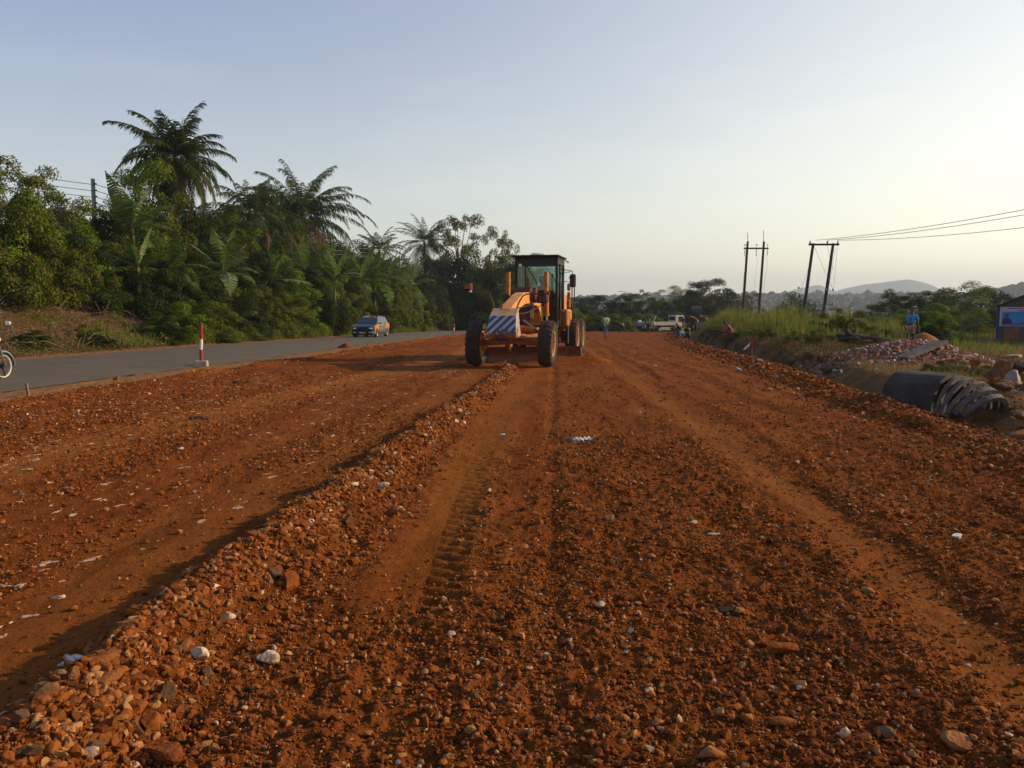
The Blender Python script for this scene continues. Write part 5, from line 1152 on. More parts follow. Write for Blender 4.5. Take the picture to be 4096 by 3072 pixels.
for i in range(30):
    px = 2200+i*27+rnd.uniform(-8, 8); Y = 112+rnd.uniform(-2, 4)+(4 if px > 2620 else 0); X = XY(px, Y, 0); z = g1(X, Y)-.3; ty = (1265 if px > 2350 else 1240)+rnd.uniform(-20, 15)
    plant(rnd.choice(['s_green', 's_olive', 's_dark']), i % 2, X, Y, ptop(px, ty, Y)-z, 5.2, 'green bush at the far end of the graded earth', group='bushes at the far end of the graded earth', z=z)
# right cluster
for i, (px, ty, Y, W, k, lb) in enumerate([(3560, 1168, 84, 4.6, 't_dark', 'flat topped dark tree with layered branches left in the right hand clump'), (3650, 1180, 86, 6, 't_dark', 'dark tree between the flat topped tree and the tallest one in the right clump'), (3720, 1165, 88, 5, 't_airy', 'thin twiggy tree in the right hand clump'),
        (3790, 1165, 86, 6, 't_far', 'dark bushy tree in the middle of the right hand clump'), (3865, 1138, 84, 6, 't_green', 'tallest feathery tree of the right hand clump'), (3955, 1165, 86, 5.4, 't_far', 'round dark crowned tree at the right end of the clump'), (3915, 1195, 80, 6, 't_pale', 'olive tree under the round dark crowned one'), (4100, 1180, 78, 4, 't_dark', 'dark tree behind the shed at the right edge')]):
    X = XY(px, Y, 0); z = g1(X, Y)-.5; plant(k, i % 3, X, Y, ptop(px, ty, Y)-z, W, lb, 'tree', z=z)
for i in range(26):
    px = 3400+rnd.uniform(0, 700); Y = rnd.uniform(56, 70); X = XY(px, Y, 0); z = g1(X, Y)-.2; ty = np.interp(px, [3400, 3480, 3600, 4000], [1275, 1235, 1215, 1225])+rnd.uniform(0, 60)
    plant(rnd.choice(['s_green', 's_green', 's_dark']), i % 2, X, Y, max(.8, ptop(px, ty, Y)-z), rnd.uniform(3, 4.6), 'leafy green bush behind the rubble and the shed', group='bushes behind the rubble', z=z)
for i in range(34):
    Y = rnd.uniform(38, 74); X = min(float(Xr(Y))+rnd.uniform(4, 20), .52*Y); plant(rnd.choice(['s_green', 's_dark', 's_olive', 's_pale']), i % 2, X, Y, rnd.uniform(.7, 1.7), rnd.uniform(1.2, 3.), 'leafy green bush growing in the tall grass', group='bushes in the tall grass')
for i in range(60):
    Y = rnd.uniform(17, 56); X = float(Xr(Y))+rnd.uniform(1.9, 6.5)*(1 if Y > 28 else .7); plant(['s_dry', 's_pale', 's_olive', 's_dry', 's_green'][i % 5], 0, X, Y, rnd.uniform(.22, .7)*(1 if Y > 28 else .6), rnd.uniform(.7, 1.9)*(1 if Y > 28 else .6), 'low ragged weed clump on the ditch bank along the right edge', 'weed', 'weed clumps on the ditch bank')
# pale cassava tufts
for i in range(16):
    px = 3560+rnd.uniform(0, 460); Y = rnd.uniform(48, 56); X = XY(px, Y, 0); z = g1(X, Y)-.1; plant('t_green', 2, X, Y, ptop(px, 1255+rnd.uniform(-15, 60), Y)-z, rnd.uniform(1.4, 2.2), 'slim leafy plant among the bushes before the right clump', 'plant', group='slim plants before the right clump', z=z)
bt(3186, 1186, 190, 12, 't_far', 1, 'hazy grey tree seen between the two pairs of poles')
# ---------- grasses
def grass(name, n, xy, hgt, wid, m, label, seed, lean=.35, segs=2):
    rg = np.random.default_rng(seed); x, y, hf = xy(n, rg); n = len(x); z = gz(x, y, True)-.02; h = hgt*hf*rg.uniform(.5, 1.15, n); a = rg.uniform(0, 2*PI, n); w = wid*rg.uniform(.6, 1.3, n)
    dx, dy = np.cos(a), np.sin(a); ln = lean*rg.random(n)*h; b = rg.uniform(0, 2*PI, n)
    P0 = np.stack([x, y, z], -1); W_ = np.stack([dx*w, dy*w, 0*w], -1)/2; P1 = P0+np.stack([np.cos(b)*ln*.35, np.sin(b)*ln*.35, h*.6], -1); P2 = P0+np.stack([np.cos(b)*ln, np.sin(b)*ln, h*.95], -1)
    V = np.stack([P0-W_, P0+W_, P1+W_*.8, P1-W_*.8, P2+W_*.15, P2-W_*.15], 1).reshape(-1, 3); i = np.arange(n)[:, None]*6; Fq = np.concatenate([i+[0, 1, 2, 3], i+[3, 2, 4, 5]])
    o = npmesh(name, V, Fq, m); return tag(o, label, 'grass', kind='stuff')
def fieldxy(y0, y1, e0, e1, th=.4, cs=.5, hfn=None):
    def f(n, rg):
        y = y0+(y1-y0)*rg.random(n); x = Xr(y)+e0+(e1-e0)*rg.random(n); c = fbm(x*cs, y*cs, 3, 13); k = (c+.12*rg.normal(size=n)) > th; x, y, c = x[k], y[k], c[k]
        hf = (hfn(x, y) if hfn is not None else 1)*np.clip(.45+(c-.3)*1.6, .3, 1.3); k = hf > .05; return x[k], y[k], hf[k]
    return f
def mound(x, y): return (sst(1.7, 4.3, x-Xr(y))*sst(31, 46, y)*(1-.62*sst(18, 26, x))+.0)*(1-.3*sst(62, 85, y))
grass('tall_grass', 125000, fieldxy(34, 84, 1.6, 30, .25, .75, mound), 1.8, .035, 'grass', 'tall bright green grass growing over the bank on the right', 31)
grass('dry_grass', 60000, fieldxy(7, 44, 1.9, 16, .42, .8), .24, .012, 'grass_dry', 'short dry yellow grass on the right verge', 32, .8)
grass('bank_weeds', 26000, fieldxy(22, 60, 1.5, 8, .40, .7), .32, .02, 'leaf_dry', 'ragged brown weeds over the shaded ditch bank on the right', 33, .8)
grass('field_grass', 42000, fieldxy(38, 72, 14, 42, .38, .4), .5, .03, 'grass', 'low green grass around the shed and bushes on the right', 34, .6)
grass('road_foot_grass', 26000, lambda n, rg: (lambda y: (Xf(y)-1.2-rg.random(n)**1.2*2.6, y, np.clip(fbm(y*.7, y*0, 2, 3)*1.8-.2, .15, 1.2)))(rg.uniform(36, 110, n)), .75, .022, 'grass', 'green grass tufts at the foot of the bank along the asphalt', 35)
# ============================================================ poles, wires, lamps
def hpole(px1, px2, pyt, Y, lean, label, zb, kind):
    pL = at(px1, pyt, Y); pR = at(px2, pyt, Y); cx = (pL.x+pR.x)/2; zg = g1(cx, Y)-.5; root = empty('power_pole', (cx, Y, zg)); tag(root, label, 'power pole'); h = pL.z-zg; sp = (pR.x-pL.x)/2; k = math.tan(lean)*h
    for s in (-1, 1):
        e = MB(); e.cyl((s*sp-k, 0, 0), (s*sp, 0, h), .19, .14, n=12); e.build('pole', 'wood_pole', root, smooth=True)
    e = MB(); zc = h-(.9 if kind == 1 else .15); e.box((0, -.2, zc), (2*sp+1.1, .14, .2), bev=.02); e.build('crossarm', 'wood_pole', root)
    for x in (-sp-.4, .05 if kind == 1 else .35, sp+.4):
        e = MB()
        if kind == 1:
            e.cyl((x, -.2, zc+.1), (x, -.2, zc+.45), .02, n=6); e.lathe([(0, 0), (.12, .03), (.12, .10), (0, .14)], (x, -.2, zc+.40), 'Z', 10)
            for j in range(5): e.lathe([(0, 0), (.11, .02), (.05, .08), (0, .1)], (x, -.2, zc-.25-j*.16), 'Z', 10)
            e.cyl((x, -.2, zc-.95), (x, -.2, zc), .015, n=5)
        else: e.lathe([(0, 0), (.08, .02), (.1, .12), (.05, .2), (.07, .28), (0, .34)], (x, -.2, zc+.08), 'Z', 10)
        e.build('insulator', 'insul', root)
    if kind == 1:
        e = MB()
        for s in (-1, 1): e.cyl((s*sp-.08*s, .0, h-.3), (s*sp-.1, 0, h+1.15+(.3 if s > 0 else 0)), .035, n=6)
        e.build('lightning_rod', 'wood_pole', root)
        e = MB()
        for x in (-sp-.4, .05, sp+.3): e.tube([(x, -.2, zc-.95), (x+.15, -.25, zc-1.8), (x-.1, -.2, zc-4), (x-.45, 0, .8)], .012, n=4)
        e.build('down_wire', 'wire', root)
    else:
        e = MB()
        for a, b in (((-sp-.1, -.1, h-1.6), (-sp-4.2, -4, .3)), ((-sp+.1, 0, h-.3), (1.2, -3, 2.6)), ((.4, -.1, h-.3), (1.1, -.1, h-2.8)), ((1.3, 0, h-.4), (-.6, -2.5, 2.6)), ((sp+.45, 0, h-.2), (sp+.1, 0, 2.9))): e.tube([a, ((a[0]+b[0])/2, (a[1]+b[1])/2, (a[2]+b[2])/2-.15), b], .013, n=4)
        e.build('guy_wire', 'wire', root)
        e = MB()
        for x, z in ((-sp-1.9, h*.52), (-.15, h*.5), (.6, h*.5)): e.rock((x, -1.5, z), .09, 3, 1, (1, 1, 1.4), 0)
        e.build('guy_insulator', 'insul', root)
        e = MB(); e.box((sp-k*.75+.1, -.2, h*.34), (1.5, .08, .08)); e.box((sp-k*.75+.85, -.2, h*.34+.15), (.05, .05, .3)); e.box((sp-k*.75-.62, -.2, h*.34+.15), (.05, .05, .3)); e.build('bracket', 'insul', root)
        e = MB(); e.cyl((sp-k+.45, 0, 0), (sp-k*.75+.1, -.05, h*.34), .06, n=6); e.build('stay_post', 'grey_metal', root)
    return root, h
hpole(2991, 3056, 966, 105, rad(2.5), 'upright pair of red brown power poles with a crossarm and hanging insulators', 0, 1)
H2, hh = hpole(3253, 3333, 973, 85, rad(6), 'leaning pair of power poles with stay wires nearer the right edge', 0, 2)
def wire(a, b, sag, r_, label, n=24, grp=None):
    pts = [Vector(a).lerp(Vector(b), t)-Vector((0, 0, sag*4*t*(1-t))) for t in np.linspace(0, 1, n)]; e = MB(); e.tube(pts, r_, n=5); o = e.build('power_line', 'wire'); return tag(o, label, 'power line', grp)
zt = H2.location.z+hh
for i, (px, py, x0, lb) in enumerate([(4096, 811, -.9, 'uppermost of the three wires running from the leaning poles to the right edge'), (4096, 833, .35, 'middle of the three wires running from the leaning poles to the right edge'), (4096, 885, 1.4, 'lowest of the three wires running from the leaning poles to the right edge')]):
    a = Vector((H2.location.x+x0, 84.8, zt+.3)); b = at(px, py, 52+i*3); wire(a, a+(b-a)*1.5, .5, .022, lb)
up = at(371, 715, 55); zg = g1(up.x, 55)-.5; root = empty('utility_pole', (up.x, 55, zg)); tag(root, 'grey utility pole with stacked insulators behind the left thicket', 'utility pole')
e = MB(); e.cyl((0, 0, 0), (0, 0, up.z-zg), .2, .13, n=10); e.build('pole', 'grey_metal', root, smooth=True)
for j in range(4): e = MB(); e.cyl((.1, -.05, up.z-zg-.35-j*.42), (.26, -.08, up.z-zg-.35-j*.42), .06, n=8); e.build('insulator', 'insul', root)
for j in range(4):
    a = Vector((up.x+.25, 54.9, up.z-.4-j*.42)); b = Vector((up.x+14, 96, up.z-1.3-j*.42)); wire(a, b, .9, .022, 'thin wire running right from the grey utility pole behind the palms', grp='wires right of the grey utility pole')
    if j < 3: wire(a-Vector((.2, 0, 0)), Vector((up.x-18, 22, up.z+.6-j*.5)), .4, .02, 'faint wire running left from the grey utility pole', grp='wires left of the grey utility pole')
def lamp(px, py, Y, s, label):
    p = at(px, py, Y); zg = g1(p.x, Y)-.3; root = empty('street_lamp', (p.x, Y, zg)); tag(root, label, 'street lamp'); h = p.z-zg
    e = MB(); e.tube([(0, 0, 0), (0, 0, h*.9), (0, 0, h-.1), (s*.25, 0, h), (s*1.1, 0, h+.12)], [.09, .06, .05, .045, .04], n=8); e.build('pole', 'grey_metal', root, smooth=True)
    e = MB(); e.box((s*1.4, 0, h+.14), (.65, .25, .12), bev=.04); e.build('lamp_head', 'grey_metal', root)
lamp(2297, 1130, 120, -1, 'street lamp right beside the mirror of the grader'); lamp(2512, 1168, 150, -1, 'street lamp half hidden in the distant tree belt')
lp = at(3131, 1206, 95); e = MB(); e.cyl((lp.x, 95, g1(lp.x, 95)-.3), (lp.x, 95, lp.z), .1, n=8); e.box((lp.x, 95, lp.z+.02), (.26, .26, .06), bev=.02); tag(e.build('fence_post', 'wood_pole'), 'short dark post in the grass between the two pairs of power poles', 'post')
# ============================================================ striped posts, stake, flag
def spost(px, py, Y, H, label, tilt=0.):
    X, Y = gp(px, py) if Y is None else (XY(px, Y, 0), Y); z = float(gz(np.array([X]), np.array([Y]), True)[0]); root = empty('marker_post', (X, Y, z-.02), rad(12)); tag(root, label, 'marker post')
    e = MB(); e.box((0, 0, .085), (.36, .36, .20), taper=.93, bev=.015); e.build('concrete_base', 'concrete', root)
    P = [(0, 0, .17), (0, 0, .17+(H-.17)*.32), (.02, 0, .17+(H-.17)*.60), (.035, 0, H-.03), (.04, 0, H)]
    for nm, a, b, m in (('red_band', 0, 1, 'red'), ('white_band', 1, 2, 'white'), ('red_band', 2, 4, 'red')):
        e = MB(); pp = P[a:b+1]; rs = [.045]*len(pp)
        if b == 4: rs[-1] = .028
        e.tube(pp, rs, n=12); e.build(nm, m, root, smooth=True)
    e = MB(); e.tube([(.075, -.02, H-.08), (.09, -.03, H-.16), (.075, -.01, H-.24), (.09, -.02, H-.33)], .006, n=4); e.build('string', 'grass_dry', root)
spost(806, 1466, None, 1.24, 'red and white striped marker post in a concrete block beside the asphalt'); spost(1815, 1350, 62, 1.0, 'small distant striped marker post just left of the grader')
X, Y = gp(115, 1592); e = MB(); e.tube([(X, Y, 0), (X-.01, Y, .12), (X-.03, Y, .27)], .028, n=7); tag(e.build('wooden_stake', 'wood'), 'short wooden stake in the earth at the far left', 'stake')
X, Y = XY(3006, 27, 0), 27.; z = g1(X, Y); root = empty('survey_flag', (X, Y, z)); tag(root, 'thin stake with a red and white rag on the right edge of the road', 'flag')
e = MB(); e.cyl((0, 0, -.1), (.01, 0, .62), .012, n=6); e.build('stick', 'wood', root)
e = MB(); e.prism([(-.02, .62), (.06, .6), (.05, .44), (-.04, .48), (-.16, .40), (-.1, .52)], -.02, .02); e.build('red_rag', 'red', root)
e = MB(); e.prism([(-.05, .60), (-.14, .52), (-.30, .36), (-.24, .34), (-.1, .46)], -.035, -.022); e.build('white_rag', 'white', root)
# litter on the road
X, Y = gp(2330, 1765); root = empty('plastic_bag', (X, Y, float(gz(np.array([X]), np.array([Y]), True)[0]))); tag(root, 'torn black and white plastic bag flattened on the road', 'litter')
for nm, m, s0, n_ in (('dark_sheet', 'black', 1, 9), ('white_sheet', 'white', 2, 10)):
    e = MB(); g = random.Random(s0)
    for k in range(n_):
        cx_, cy_ = g.uniform(-.16, .22), g.uniform(-.10, .10); e.rock((cx_, cy_, .01), g.uniform(.02, .06)*(1.3 if s0 == 1 else .7), k+s0*30, 1, (1.2, .9, .35), 5, g.uniform(0, 3))
    if s0 == 2: e.rock((-.36, .08, .01), .05, 77, 1, (2.2, .5, .2), 4, -.1)
    if s0 == 2:
        e = MB(); e.rock((.04, .0, .02), .12, 55, 3, (1.5, .55, .16), 14, .3); e.v = [(a, b, c+.03*math.sin(a*60)*math.cos(b*70)) for a, b, c in e.v]
    e.build(nm, m, root)
X, Y = gp(340, 2710); e = MB(); g = random.Random(4)
for k in range(7): e.rock((g.uniform(-.07, .07), g.uniform(-.05, .05), .012), g.uniform(.025, .05), k+90, 1, (1.5, .5, .35), 5, g.uniform(0, 3))
o = e.build('crumpled_foil', 'steel'); o.location = (X, Y, float(gz(np.array([X]), np.array([Y]), True)[0])); tag(o, 'crumpled grey plastic scrap in the shadow left of the windrow', 'litter')
for i, (px, py, s, lb) in enumerate([(2622, 1466, .045, 'tiny white scrap on the far right part of the road'), (3830, 2160, .05, 'white paper scrap at the right side of the gravel'), (2010, 1738, .03, 'white pebble on the track near the middle')]):
    X, Y = gp(px, py); e = MB(); e.rock((0, 0, .01), s, 40+i, 1, (1.2, .8, .4)); o = e.build('scrap', 'white'); o.location = (X, Y, float(gz(np.array([X]), np.array([Y]), True)[0])+.01); tag(o, lb, 'litter')
# dark tufts on packed earth
for i, (px, py, s, lb) in enumerate([(955, 1535, .16, 'dark clump of weed on the packed earth beyond'), (815, 1675, .15, 'dark clod with rubbish on the packed earth, nearer one')]):
    X, Y = gp(px, py); e = MB(); g = random.Random(i)
    for k in range(9): e.rock((g.uniform(-s, s)*1.3, g.uniform(-s, s)*.6, .02), s*g.uniform(.15, .3), k+120, 1, (1.3, .8, .6), 5, g.uniform(0, 3))
    o = e.build('earth_clump', 'log'); o.location = (X, Y, float(gz(np.array([X]), np.array([Y]), True)[0])); tag(o, lb, 'clod')
# ============================================================ concrete channels
def channel(loc, rz, L_, R, tilt, roll, label, th=.07, seed=0, name='concrete_channel'):
    """half pipe, open side down/right, axis along local x"""
    e = MB(); n = 16; K = 8 if L_ > .5 else 2; V = []; g = random.Random(seed)
    for k in range(K+1):
        x = -L_/2+L_*k/K
        for q in (R, R-th):
            for i in range(n+1):
                a = PI*i/n; jag = g.uniform(-.006, .006); V.append((x+(jag if k in (0, K) else 0), math.cos(a)*q, math.sin(a)*q*1.02-(0 if 0 < i < n else .0)))
    m_ = n+1
    for k in range(K):
        o = k*2*m_; p = o+2*m_
        for i in range(n): e.add([], []); e.f += [(o+i, o+i+1, p+i+1, p+i), (o+m_+i, p+m_+i, p+m_+i+1, o+m_+i+1)]; e.m += [0, 0]
        e.f += [(o, p, p+m_, o+m_), (o+n, o+m_+n, p+m_+n, p+n)]; e.m += [0, 0]
    for o in (0, K*2*m_):
        for i in range(n): e.f.append((o+i, o+m_+i, o+m_+i+1, o+i+1)); e.m.append(0)
    e.v = V; ob = e.build(name, 'old_concrete'); ob.location = loc; ob.rotation_euler = (roll, tilt, rz); return tag(ob, label, 'concrete channel')
c0 = at(3700, 1560, 13.4); az = rad(-56)
dx, dy = math.cos(az), math.sin(az); zb = g1(c0.x, 13.4)
channel((c0.x, 13.4, zb+.10), az, .88, .61, 0, rad(-4), 'longest concrete channel lying arched side up like a barrel at the road edge', .07, 1)
for k, (d, ti, R, rl) in enumerate([(.51, 6, .60, -5), (.60, 12, .59, -6), (.71, 19, .565, -8), (.80, 27, .52, -9), (.90, 36, .46, -10)]):
    nm = ['first short channel piece leaning against the long one', 'second short channel piece in the row of leaning arches', 'third channel piece in the middle of the leaning arches', 'fourth channel piece tilting to the right', 'last and smallest channel piece, tipped over at the right end'][k]
    channel((c0.x+dx*d, 13.4+dy*d, zb+.09-.01*k), az-rad(3*k), .06 if k < 3 else .09, R, rad(ti), rad(rl), nm, .07, k+5).data.materials[0] = M['slab_grey']
# ============================================================ rubble heap
def chunk(px, py, Y, s, m, seed, label, sc=(1, .8, .6), rz=0., cat='rubble', grp=None, dz=0):
    p = at(px, py, Y); e = MB(); e.rock((0, 0, 0), s, seed, 2, sc, 8, rz); o = e.build('rubble_chunk', m); o.location = (p.x, Y, p.z+dz); return tag(o, label, cat, grp)
pc = at(3720, 1425, 23)
def heap_h(x, y): return .42*np.exp(-(((x-pc.x)/1.7)**2+((y-23.6)/1.3)**2))
V = []; n = 40; xs = np.linspace(-4.5, 4.5, n); ys_ = np.linspace(-3.5, 3.5, n); A, Bv = np.meshgrid(xs+pc.x, ys_+23.6)
Z = gz(A, Bv)+heap_h(A, Bv)*1.3-.03+.12*(fbm(A*2, Bv*2, 3, 5)-.5)*(heap_h(A, Bv) > .02); i = np.arange(n-1)[:, None]*n+np.arange(n-1)[None]
tag(npmesh('rubble_heap', np.stack([A, Bv, Z], -1).reshape(-1, 3), np.stack([i, i+1, i+n+1, i+n], -1).reshape(-1, 4), 'brick', smooth=True), 'heap of red earth and broken brick behind the concrete channels', 'rubble')
rg = np.random.default_rng(9); n = 2600; x = pc.x+rg.normal(0, 1.8, n); y = 23.6+rg.normal(0, 1.2, n); P = np.stack([x, y, gz(x, y)+heap_h(x, y)*1.3], -1)
M['rubble_mix'] = mat('rubble_mix', (.3, .15, .1), .9, isl=[(0, (.26, .10, .05)), (.4, (.33, .15, .09)), (.6, (.20, .08, .045)), (.8, (.36, .24, .17)), (.97, (.36, .30, .25))], bump=.4, bscale=40)
tag(stonecloud('brick_rubble', P, .03+.07*rg.power(.5, n), 1, 'rubble_mix', (.6, 1.), seed=12), 'broken red brick pieces strewn over the heap', 'rubble', kind='stuff')
p = at(3740, 1440, 22.4); e = MB(); e.box((0, 0, 0), (1.7, .46, .10), bev=.012); o = e.build('concrete_slab', 'slab_grey'); o.location = (p.x-.35, 22.5, g1(p.x, 22.5)+.33); o.rotation_euler = (rad(-2), rad(-15), rad(26)); tag(o, 'long flat concrete slab leaning on the rubble heap', 'slab')
for i, a in enumerate([(4010, 1500, 15.5, .30, 'rock_grey', 'upright grey concrete block in the rubble right of the channels', (.7, .6, 1.1), .3), (4060, 1530, 15, .27, 'concrete', 'pale grey block leaning next to the upright one', (.8, .7, .9), .8), (3950, 1500, 17, .18, 'brick', 'red lump of broken brickwork beside the upright grey block', (1, .8, .9), .2),
        (3860, 1475, 18.5, .20, 'rock_tan', 'tan slab chunk at the right foot of the heap', (1.2, .8, .5), -.2), (3790, 1450, 20, .22, 'rock_grey', 'grey chunk below the concrete slab', (1.3, .8, .5), .1), (3900, 1455, 19.5, .16, 'rock_brown', 'reddish chunk at the right of the heap', (1, .9, .8), .5), (4085, 1470, 17, .25, 'old_concrete', 'dark angular block at the right edge above the blocks', (1, .8, .8), .5),
        (3585, 1425, 23, .13, 'rock_white', 'white stone at the left foot of the heap', (1, .8, .7), 0), (3615, 1432, 22.8, .12, 'rock_white', 'second white stone at the left foot of the heap, to the right', (1, .9, .7), 1), (3820, 1425, 22.5, .12, 'rock_white', 'white rounded stone right of the slab top', (1.3, .8, .7), 0), (3870, 1430, 22, .14, 'rock_white', 'pinkish white oblong stone at the right end of the heap', (1.6, .7, .6), -.4),
        (3505, 1478, 20, .055, 'rock_white', 'small white stone in dry grass left of the channels', (1, .9, .9), 0), (3235, 1418, 27, .16, 'concrete', 'flat grey slab lying in the dry grass of the verge', (1.6, .7, .3), 0), (3395, 1425, 26, .18, 'rustred', 'dark red broken block in the verge grass', (1, .8, .8), .3), (3070, 1355, 36, .28, 'rock_grey', 'dark grey flat rock on the bank before the tall grass', (1.6, .8, .5), 0), (4060, 1425, 25, .22, 'concrete', 'pale flat stone in the dry grass at the right edge', (1.7, .7, .3), 0), (4090, 1660, 10.9, .17, 'rock_grey', 'grey tan half buried slab beyond the clods at the right edge', (1.2, .7, .5), .3), (4090, 1735, 9.7, .16, 'rock_tan', 'broad rounded rock low at the right edge', (1.3, .8, .45), .2)]):
    chunk(*a[:5], 300+i, a[5], a[6], a[7])
for i in range(34):
    px = rnd.uniform(3960, 4150); Y = rnd.uniform(13.6, 18); X = XY(px, Y, 0); z = g1(X, Y); e = MB(); s = rnd.uniform(.07, .2); e.rock((0, 0, 0), s, 400+i, 2, (1, rnd.uniform(.6, 1), rnd.uniform(.5, .9)), 8, rnd.uniform(0, 3)); o = e.build('rubble_chunk', rnd.choice(['rock_grey', 'rock_tan', 'brick', 'concrete', 'rock_brown'])); o.location = (X, Y, z+s*.4+rnd.random()*.12)
    tag(o, 'rough chunk in the loose row of rubble beyond the channels', 'rubble', 'loose rubble right of the channels')
for px, py, Y, rx, h, m, lb in ((3925, 1400, 42, 1.1, .62, 'rock_grey', 'rounded pile of grey sand left of the shed'), (3690, 1385, 36, 1.1, .75, 'rock_tan', 'pinkish sand pile right behind the walking person'), (3560, 1385, 40, 1.2, .55, 'rock_grey', 'grey gravel pile left behind the walking person')):
    X = XY(px, Y, 0); e = MB(); prof = [(rx*t, h*(1-t)**1.0*(1+.5*t)) for t in np.linspace(0, 1, 9)]; e.lathe(prof, (0, 0, 0), 'Z', 28); o = e.build('sand_pile', m, smooth=True); o.location = (X, Y, g1(X, Y)-.05); tag(o, lb, 'pile')
# fallen log
pL = at(3400, 1352, 31); root = empty('fallen_log', (pL.x, 31, g1(pL.x, 31)+.12)); tag(root, 'dark fallen tree trunk with roots lying in the grass', 'log')
e = MB(); e.tube([(0, 0, .22), (.5, -.1, .18), (1.2, -.1, .12), (1.9, -.2, .02)], [.24, .17, .15, .10], n=10); e.build('trunk', 'log', root, smooth=True)
for k, d in enumerate([(-.45, .1, .12), (-.25, -.1, .34), (.2, 0, .30), (-.5, -.1, -.05), (-.2, .2, -.2)]): e = MB(); e.tube([(0, 0, .2), (d[0]*.5, d[1], .2+d[2]*.6), (d[0], d[1]*2, .2+d[2])], [.15, .11, .06], n=8); e.build('root', 'log', root)
# wooden frame + shed
def rail_frame():
    X0_, Y0_ = XY(3840, 45, 0), 45.; z = g1(X0_, Y0_); root = empty('railing', (X0_, Y0_, z)); tag(root, 'rickety frame of thin wooden rails left of the shed', 'frame')
    for x in (0, .9, 1.85): e = MB(); e.cyl((x, 0, -.2), (x+.02, 0, 1.75), .03, n=6); e.build('post', 'wood', root)
    for x0, x1, za, zb_ in ((-.05, 2.0, 1.65, 1.62), (.1, 2.0, 1.38, 1.36), (-.9, 2.0, 1.05, 1.0)): e = MB(); e.cyl((x0, -.04, za), (x1, -.04, zb_), .025, n=6); e.build('rail', 'wood', root)
    e = MB(); e.cyl((.9, -.08, 1.75), (2.0, -.08, 1.02), .025, n=6); e.build('brace', 'wood', root)
rail_frame()
sx, sy = XY(3990, 43, 0), 43.; sz = g1(sx, sy)-.1; SH = empty('shed', (sx, sy, sz), rad(-30)); tag(SH, 'small brick shed with a grey metal roof at the right edge', 'shed')
hS = ptop(3990, 1222, 43)-sz; W_ = 3.4
e = MB(); e.prism([(0, 0), (W_, 0), (W_, hS), (W_/2, hS+.75), (0, hS)], 0, 3.2); e.build('wall', mat('shed_wall', (.13, .09, .085), .9, c2=(.07, .06, .055), scale=3, bump=.4), SH)
e = MB(); e.box((-.03, -.03, hS/2), (.14, .14, hS)); e.build('corner_post', mat('bluepaint', (.02, .04, .12), .6), SH)
e = MB()
for k in range(18):
    for j in range(2): e.box((.42+j*.36+(k % 2)*.05, -.03, .06+k*.072), (.33, .06, .06))
e.build('brick_pier', 'brick', SH)
e = MB()
for s in (0, 1):
    a = (-.25, hS-.09) if s == 0 else (W_+.25, hS-.09); b = (W_/2, hS+.80); V = []
    nk = 40
    for k in range(nk+1):
        y = -.35+3.9*k/nk; zz = .02*math.cos(k*PI); V += [(a[0], y, a[1]+zz), (b[0], y, b[1]+zz), (b[0], y, b[1]+zz+.02), (a[0], y, a[1]+zz+.02)]
    e.add(V, [(k*4+j, k*4+(j+1) % 4, k*4+4+(j+1) % 4, k*4+4+j) for k in range(nk) for j in range(4)])
e.build('roof', mat('tin', (.10, .11, .12), .5, .3, c2=(.14, .10, .08), scale=3), SH)
M['sign_blue'] = mat('sign_blue', (.03, .16, .40), .5, c2=(.03, .22, .48), scale=1.5); M['sign_pink'] = mat('sign_pink', (.42, .36, .42), .6); M['sign_violet'] = mat('sign_violet', (.09, .07, .30), .6)
SG = empty('poster_board', (sx-.06, sy-.12, sz), rad(-30)); tag(SG, 'blue poster board with a dark portrait fixed to the front of the shed', 'sign')
z0, z1 = ptop(3990, 1304, 43)-sz, ptop(3990, 1228, 43)-sz; ww = 1.26; hp = z1-z0
e = MB(); e.box((.03+ww/2, 0, (z0+z1)/2), (ww, .04, hp)); e.build('board', 'sign_pink', SG)
e = MB(); e.box((.05+ww/2, -.024, z0+hp*.40), (ww*.86, .006, hp*.70)); e.build('blue_field', 'sign_blue', SG)
e = MB(); e.box((.05+ww/2, -.028, z0+hp*.085), (ww*.86, .006, hp*.09)); e.box((.05+ww*.8, -.0275, z0+hp*.16), (ww*.3, .005, hp*.06)); e.build('violet_strip', 'sign_violet', SG)
e = MB()
e.prism([(.35+.10*math.cos(a), z0+hp*.56+.12*math.sin(a)) for a in np.linspace(0, 2*PI, 18)[:-1]], -.032, -.027); e.build('portrait_head', mat('pskin', (.10, .05, .045), .7), SG)
e = MB(); e.prism([(.12, z0+hp*.13), (.62, z0+hp*.13), (.55, z0+hp*.36), (.42, z0+hp*.44), (.28, z0+hp*.44), (.16, z0+hp*.34)], -.031, -.027); e.build('portrait_shoulders', mat('psuit', (.03, .03, .08), .7), SG)
e = MB(); e.box((.05+ww*.55, -.024, z0+hp*.93), (ww*.55, .005, hp*.045)); e.build('text_line', 'sign_violet', SG)
e = MB(); e.box((.05+ww*.78, -.024, z0+hp*.80), (ww*.24, .006, hp*.05), (0, 4, 0)); e.build('text_line', mat('tred', (.5, .03, .04), .6), SG)
